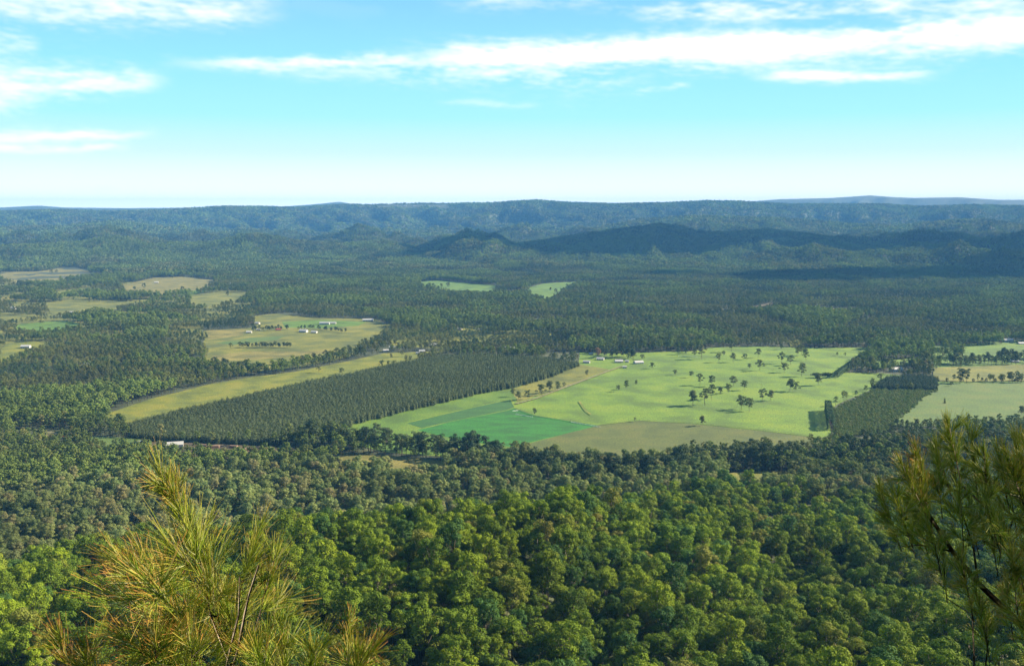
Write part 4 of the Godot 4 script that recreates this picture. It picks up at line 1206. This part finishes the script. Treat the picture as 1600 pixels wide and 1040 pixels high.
func build_houses() -> void:
	for h in HOUSES:
		var w: float = h[2]
		var d := minf(w * 0.62, 9.5)
		var wall := 2.7 if w < 16.0 else 4.2
		var rise := d * 0.26
		var big := w >= 16.0
		var called := "shed" if ("shed" in h[5] or "barn" in h[5] or "hut" in h[5] or "garage" in h[5]) else "house"
		var o := thing(called, Vector3(h[0], height(h[0], h[1]), h[1]), rng.randf_range(-0.35, 0.35))
		tag(o, h[5], "shed" if called == "shed" else "house", "tiny buildings on the far plateau" if "plateau" in h[5] else "")
		var body := prism(PackedVector2Array([Vector2(-d / 2, -0.4), Vector2(-d / 2, wall), Vector2(0, wall + rise), Vector2(d / 2, wall), Vector2(d / 2, -0.4)]), w)
		var wl := put("wall", body, mat[h[3]], o)
		wl.rotation.y = PI / 2
		var over := 0.5
		var lift := 0.05
		var e := d / 2 + over
		var drop := rise / (d / 2) * over
		var roof := prism(PackedVector2Array([Vector2(-e, wall - drop + lift), Vector2(-e, wall - drop + lift + 0.16), Vector2(0, wall + rise + lift + 0.18)]), w + 0.9)
		var left := put("roof", roof, mat[h[4]], o)
		left.rotation.y = PI / 2
		var roof2 := prism(PackedVector2Array([Vector2(0, wall + rise + lift + 0.18), Vector2(e, wall - drop + lift + 0.16), Vector2(e, wall - drop + lift)]), w + 0.9)
		var right := put("roof", roof2, mat[h[4]], o)
		right.rotation.y = PI / 2
		var count := 2 if w < 11.0 else 4
		for i in count:
			var x := (i + 0.5) / count * w - w / 2
			if i == count / 2:
				put("door", box(Vector3(x, 1.0, d / 2 + 0.02), Vector3(1.6 if big else 0.95, 2.05, 0.06)), mat.door, o)
			else:
				put("window", box(Vector3(x, 1.5, d / 2 + 0.02), Vector3(1.3, 1.1, 0.06)), mat.pane, o)
		if called == "house":
			put("chimney", box(Vector3(w * 0.22, wall + rise + 0.2, -d * 0.12), Vector3(0.6, 1.5, 0.6)), mat.cream, o)
			# verandah along the front
			put("verandah_roof", box(Vector3(0, wall - 0.25, d / 2 + 1.2), Vector3(w * 0.96, 0.1, 2.0)), mat[h[4]], o)
			for i in 4:
				put("post", box(Vector3((i / 3.0 - 0.5) * w * 0.9, (wall - 0.3) / 2, d / 2 + 2.05), Vector3(0.12, wall - 0.3, 0.12)), mat.paint, o)


func fence(label: String, a: Vector2, b: Vector2, tall: float, gap: float, m: Material) -> void:
	var o := thing("rail_fence", Vector3(a.x, 0, a.y), -atan2(b.y - a.y, b.x - a.x))
	tag(o, label, "fence")
	var run := a.distance_to(b)
	var n := int(run / gap)
	var post := box(Vector3(0, tall / 2 - 0.2, 0), Vector3(0.16, tall + 0.4, 0.16))
	for i in n + 1:
		put("post", post, m, o).position = Vector3(run * i / n, 0, 0)
	for k in 3:
		put("rail", box(Vector3(run / 2, tall * (0.35 + 0.3 * k), 0.11), Vector3(run, 0.16, 0.05)), m, o)


func build_small_things() -> void:
	fence("long pale rail fence at the corner of the vivid crop", FENCE_A[0], FENCE_A[1], 1.5, 4.0, mat.paint)
	fence("white rail fence of the stockyard beside a round tree", FENCE_B[0], FENCE_B[1], 1.5, 3.0, mat.paint)
	fence("short white stockyard rail at the end of the farm track", FENCE_C[0], FENCE_C[1], 1.6, 2.5, mat.paint)
	fence("pale rail fence at the top of the bright pasture", FENCE_D[0], FENCE_D[1], 1.4, 4.0, mat.paint)
	# clipped hedge and windbreak
	hedge("hedge", "tall clipped dark hedge running down between two bright paddocks", HEDGE[0], HEDGE[1], 9.0, 7.0)
	hedge("windbreak", "tall dark windbreak hedge at the end of the shrub rows", WINDBREAK[0], WINDBREAK[1], 14.0, 8.0)
	var L := Leaves.new()
	for i in 26:
		add_clump(L, Vector3(rng.randf_range(-15, 15), rng.randf_range(3, 7.5), rng.randf_range(-4, 4)), 3.2, 0.85, 90, 0.55, Color(1, 1, 1))
	var wood := Leaves.new()
	for i in 4:
		add_tube(wood, [Vector3(i * 7.0 - 10.0, -0.5, 0), Vector3(i * 7.0 - 10.3, 3, 0), Vector3(i * 7.0 - 10.0, 6, 0)], 0.3, 0.1)
	var shrub_leaf := leaf_material()
	shrub_leaf.albedo_color = lin(0.035, 0.058, 0.030)
	var o := thing("thicket", Vector3(HEDGE[1].x - 22.0, 0, HEDGE[1].y + 2.0))
	tag(o, "round dark thicket at the lower end of the clipped hedge", "thicket")
	put("stems", baked(wood), mat.bark, o)
	put("foliage", baked(L), shrub_leaf, o)
	# power pole
	var p := thing("power_pole", Vector3(POLE.x, 0, POLE.y))
	tag(p, "thin grey power pole among the pasture trees", "pole")
	var st := Leaves.new()
	add_tube(st, [Vector3(0, -1, 0), Vector3(0, 6, 0), Vector3(0, 13, 0)], 0.2, 0.13, 8)
	put("pole", baked(st), mat.timber, p)
	put("crossarm", box(Vector3(0, 12.2, 0.16), Vector3(2.4, 0.14, 0.12)), mat.timber, p)
	# log piles of the timber yard
	var log := CylinderMesh.new()
	log.top_radius = 0.34
	log.bottom_radius = 0.4
	log.height = 9.0
	log.radial_segments = 9
	log.rings = 1
	var labels := ["log pile next to the mill shed", "log pile on the pale bare patch of the timber yard", "log pile halfway along the timber yard", "log pile below the tall plantation edge", "last log pile of the timber yard"]
	for i in LOG_PILES.size():
		var q := thing("log_pile", Vector3(LOG_PILES[i].x, 0.9, LOG_PILES[i].y), rng.randf_range(-0.5, 0.5))
		tag(q, labels[i], "log pile", "log piles of the timber yard")
		for row in 4:
			for k in 8 - row:
				var c := put("log", log, mat.log if (row + k) % 3 else mat.timber, q)
				c.rotation.z = PI / 2
				c.position = Vector3(rng.randf_range(-0.4, 0.4), 0.4 + row * 0.7, (k - (7 - row) / 2.0) * 0.8)


func hedge(called: String, label: String, a: Vector2, b: Vector2, tall: float, wide: float) -> void:
	var run := a.distance_to(b)
	var o := thing(called, Vector3(a.x, 0, a.y), -atan2(b.y - a.y, b.x - a.x))
	tag(o, label, "hedge")
	var L := Leaves.new()
	for i in int(run * tall * 3.4):
		var x := rng.randf() * run
		var side := rng.randf()
		var top := tall * (1.0 + 0.12 * noise_tint.get_noise_1d(x * 14.0))
		var p: Vector3
		var n: Vector3
		if side < 0.35:
			p = Vector3(x, top * rng.randf_range(0.9, 1.0), rng.randf_range(-0.42, 0.42) * wide)
			n = Vector3.UP
		else:
			var s := 1.0 if side < 0.68 else -1.0
			p = Vector3(x, top * rng.randf(), s * wide * rng.randf_range(0.4, 0.5))
			n = Vector3(0, 0.25, s)
		var k := rng.randf_range(0.8, 1.2)
		add_leaf(L, p, (n + Vector3(rng.randfn(), rng.randfn(), rng.randfn()) * 0.35).normalized(), rng.randf_range(0.6, 1.0), Color(k, k, k))
	var wood := Leaves.new()
	for i in int(run / 5.0):
		add_tube(wood, [Vector3(i * 5.0 + 2.0, -0.5, 0), Vector3(i * 5.0 + 2.0, tall * 0.4, 0.2), Vector3(i * 5.0 + 2.0, tall * 0.8, 0)], 0.2, 0.06)
	var m := leaf_material()
	m.albedo_color = lin(0.045, 0.085, 0.035)
	put("trunks", baked(wood), mat.bark, o)
	put("foliage", baked(L), m, o)


# ---------------------------------------------------------------- bushes at the lookout
func needles(L: Leaves, base: Vector3, tip: Vector3, needle: float, orange: float, count: int, droop: float) -> void:
	var run := tip - base
	var side := run.cross(Vector3(rng.randf_range(-1, 1), rng.randf_range(-1, 1), rng.randf_range(-1, 1))).normalized() * run.length() * 0.06
	for i in count:
		var t := rng.randf()
		var p := base + run * t + side * sin(t * PI)
		var fwd := run.normalized()
		var any := Vector3(rng.randfn(), rng.randfn(), rng.randfn())
		var out := (any - fwd * any.dot(fwd)).normalized()
		var spread := deg_to_rad(rng.randf_range(8.0, 52.0)) * (1.0 - 0.3 * t)
		var d := (fwd * cos(spread) + out * sin(spread)).normalized()
		var size := needle * rng.randf_range(0.65, 1.15) * (1.0 - 0.35 * t)
		var bend := Vector3(0, -droop, 0) + fwd * 0.7 + Vector3(rng.randfn(), rng.randfn(), rng.randfn()) * 0.22
		var across := d.cross(Vector3(rng.randfn(), rng.randfn(), rng.randfn())).normalized()
		var green := Color(0.080, 0.150, 0.012).lerp(Color(0.240, 0.260, 0.030), rng.randf())
		var tipped := Color(0.380, 0.300, 0.060).lerp(Color(0.400, 0.140, 0.040), clampf(orange * rng.randf_range(0.3, 1.6), 0, 1))
		var pale := rng.randf() < 0.18
		if pale: green = Color(0.25, 0.26, 0.12)
		var turn := rng.randf_range(0.25, 0.75)
		var k := L.v.size()
		var nrm := d.cross(across).normalized()
		for j in 4:
			var u := j / 3.0
			var c := p + d * size * u + bend * size * u * u * 0.5
			var w := 0.0015 * (1.0 - 0.6 * u)
			var col := green.lerp(tipped, smoothstep(turn, 1.0, u) * clampf(orange * 1.7, 0, 1))
			L.v.append(c - across * w)
			L.v.append(c + across * w)
			L.n.append(nrm)
			L.n.append(nrm)
			L.c.append(col)
			L.c.append(col)
		for j in 3:
			var q := k + j * 2
			L.index.append_array(PackedInt32Array([q, q + 1, q + 2, q + 1, q + 3, q + 2]))


func plume(L: Leaves, base: Vector3, tip: Vector3, needle: float, orange: float, count: int, droop: float, wood: Leaves = null) -> void:
	var run := tip - base
	var fwd := run.normalized()
	needles(L, base.lerp(tip, 0.35), tip, needle, orange, int(count * 0.26), droop)
	for i in 9:
		var t := rng.randf_range(0.05, 0.85)
		var any := Vector3(rng.randfn(), rng.randfn(), rng.randfn())
		var out := (any - fwd * any.dot(fwd)).normalized()
		var a := deg_to_rad(rng.randf_range(24.0, 62.0))
		var from := base + run * t
		var to := from + (fwd * cos(a) + out * sin(a)) * run.length() * rng.randf_range(0.14, 0.34) * (1.15 - 0.6 * t)
		if wood: add_tube(wood, [from, from.lerp(to, 0.6) + Vector3(0, -0.004, 0), to], 0.0016, 0.0007, 4)
		needles(L, from.lerp(to, 0.25), to, needle * rng.randf_range(0.6, 1.0), clampf(orange * rng.randf_range(0.5, 1.7), 0.0, 1.0), int(count * 0.07), droop)


func build_bush(which: String) -> void:
	var plumes: Array = LEFT_PLUMES if which == "left" else RIGHT_PLUMES
	var limbs: Array = LEFT_LIMBS if which == "left" else RIGHT_LIMBS
	var first: Vector3 = limbs[0][0]
	var foot := Vector3(first.x, height(first.x, first.z), first.z)
	var o := thing("she_oak", foot)
	if which == "left":
		tag(o, "sunlit young she-oak with yellow green needles and orange tips", "shrub")
	else:
		tag(o, "shaded dark she-oak with drooping needle plumes and bare curving branches", "shrub")
	var bark: Material = mat.twig
	for i in limbs.size():
		var wood := Leaves.new()
		var path := []
		if i == 0: path.append(Vector3(0, -0.15, 0))
		for p in limbs[i].slice(0, -1): path.append(p - foot)
		add_tube(wood, path, limbs[i][-1] * (1.5 if i == 0 else 1.0), limbs[i][-1] * 0.4, 7)
		put("branch" if i else "stem", baked(wood), bark, o)
	for q in plumes:
		var twig := Leaves.new()
		var L := Leaves.new()
		var b: Vector3 = q[0] - foot
		var t: Vector3 = q[1] - foot
		plume(L, b, t, q[2] * (1.0 if which == "left" else 0.72), q[3] if which == "left" else q[3] * 0.8, int((330.0 if which == "left" else 560.0) * clampf((t - b).length() / 0.35, 0.35, 1.3)), 0.12 if which == "left" else 0.1, twig)
		var spray := put("needle_spray", baked(L), mat.needle, o)
		add_tube(twig, [b, b.lerp(t, 0.5), b.lerp(t, 0.95)], 0.003, 0.001, 5)
		put("twig", baked(twig), bark, spray)


func build_shade_tree() -> void:  # added outside the view as a sun blocker for the right she-oak
	var x := 5.0
	var z := -5.6
	var g := height(x, z)
	var o := thing("she_oak", Vector3(x, g, z))
	tag(o, "unseen dense she-oak added beside the lookout to shade the dark one", "shrub")
	var wood := Leaves.new()
	var top := 259.5 - g
	add_tube(wood, [Vector3(0, -0.3, 0), Vector3(0.1, top * 0.4, 0), Vector3(-0.05, top * 0.8, 0), Vector3(0, top + 0.3, 0)], 0.09, 0.03, 8)
	for i in 7:
		var a := TAU * i / 7.0
		add_tube(wood, [Vector3(0, top * 0.6, 0), Vector3(cos(a) * 0.5, top - 0.4, sin(a) * 0.6), Vector3(cos(a) * 0.9, top, sin(a) * 1.1)], 0.03, 0.01, 5)
	put("stem", baked(wood), mat.twig, o)
	# high crown, also added out of view, keeps skylight off the dark she-oak
	var bough := Leaves.new()
	add_tube(bough, [Vector3(0, top, 0), Vector3(0.3, top + 2.2, 0.5), Vector3(-0.2, top + 4.2, 1.0)], 0.05, 0.03, 6)
	put("stem", baked(bough), mat.twig, o)
	for i in 60:
		var d := Vector3(rng.randfn(), rng.randfn(), rng.randfn()).normalized() * rng.randf_range(0.4, 1.0)
		var c := Vector3(-0.4 + d.x * 2.5, top + 4.7 + d.y * 1.0, 1.2 + d.z * 2.3)
		var L := Leaves.new()
		plume(L, c + Vector3(rng.randf_range(-0.5, 0.5), -0.3, rng.randf_range(-0.5, 0.5)), c + Vector3(0, 0.35, 0), 0.3, 0.3, 800, 0.15)
		put("needle_spray", baked(L), mat.needle, o)
	for i in 70:
		var d := Vector3(rng.randfn(), rng.randfn(), rng.randfn()).normalized() * rng.randf_range(0.5, 1.0)
		var c := Vector3(d.x * 1.0, top - 0.15 + d.y * 0.7, d.z * 1.6)
		var L := Leaves.new()
		plume(L, c * Vector3(0.55, 1, 0.55) + Vector3(0, -0.25, 0), c + Vector3(0, 0.15, 0), 0.2, 0.3, 1000, 0.15)
		put("needle_spray", baked(L), mat.needle, o)


# ---------------------------------------------------------------- the clouds whose shadows lie on the wooded ridge
func build_clouds() -> void:
	var e := deg_to_rad(SUN_ELEVATION)
	var a := deg_to_rad(SUN_AZIMUTH)
	var up := 2500.0
	var ball := SphereMesh.new()
	ball.radial_segments = 24
	ball.rings = 12
	ball.radius = 1.0
	ball.height = 2.0
	var white := plain(0.85, 0.85, 0.85, 1.0)
	for it in CLOUD_SHADOWS:
		var at := Vector3(it[0] + sin(a) * up / tan(e), up, it[1] - cos(a) * up / tan(e))
		var st := SurfaceTool.new()
		st.begin(Mesh.PRIMITIVE_TRIANGLES)
		for i in 46:
			var p := Vector3(rng.randfn() * 0.55 * it[2], 0, rng.randfn() * 0.75 * it[3])
			var r: float = rng.randf_range(0.25, 0.7) * it[3]
			p.y = r * 0.25
			st.append_from(ball, 0, Transform3D(Basis().scaled(Vector3(r * 1.3, r * 0.45, r)), p))
		var o := put("cloud", st.commit(), white)
		o.position = at
		tag(o, it[4], "cloud")


const CLOUD_SHADOWS := [
	[650.0, -5450.0, 800.0, 430.0, "broad white cloud high beyond the wooded ridge, the longer one"],
	[2300.0, -5150.0, 800.0, 430.0, "broad white cloud high beyond the wooded ridge, the shorter one"],
	[1500.0, -3800.0, 620.0, 170.0, "ragged flat cloud high over the forested valley side"],
]
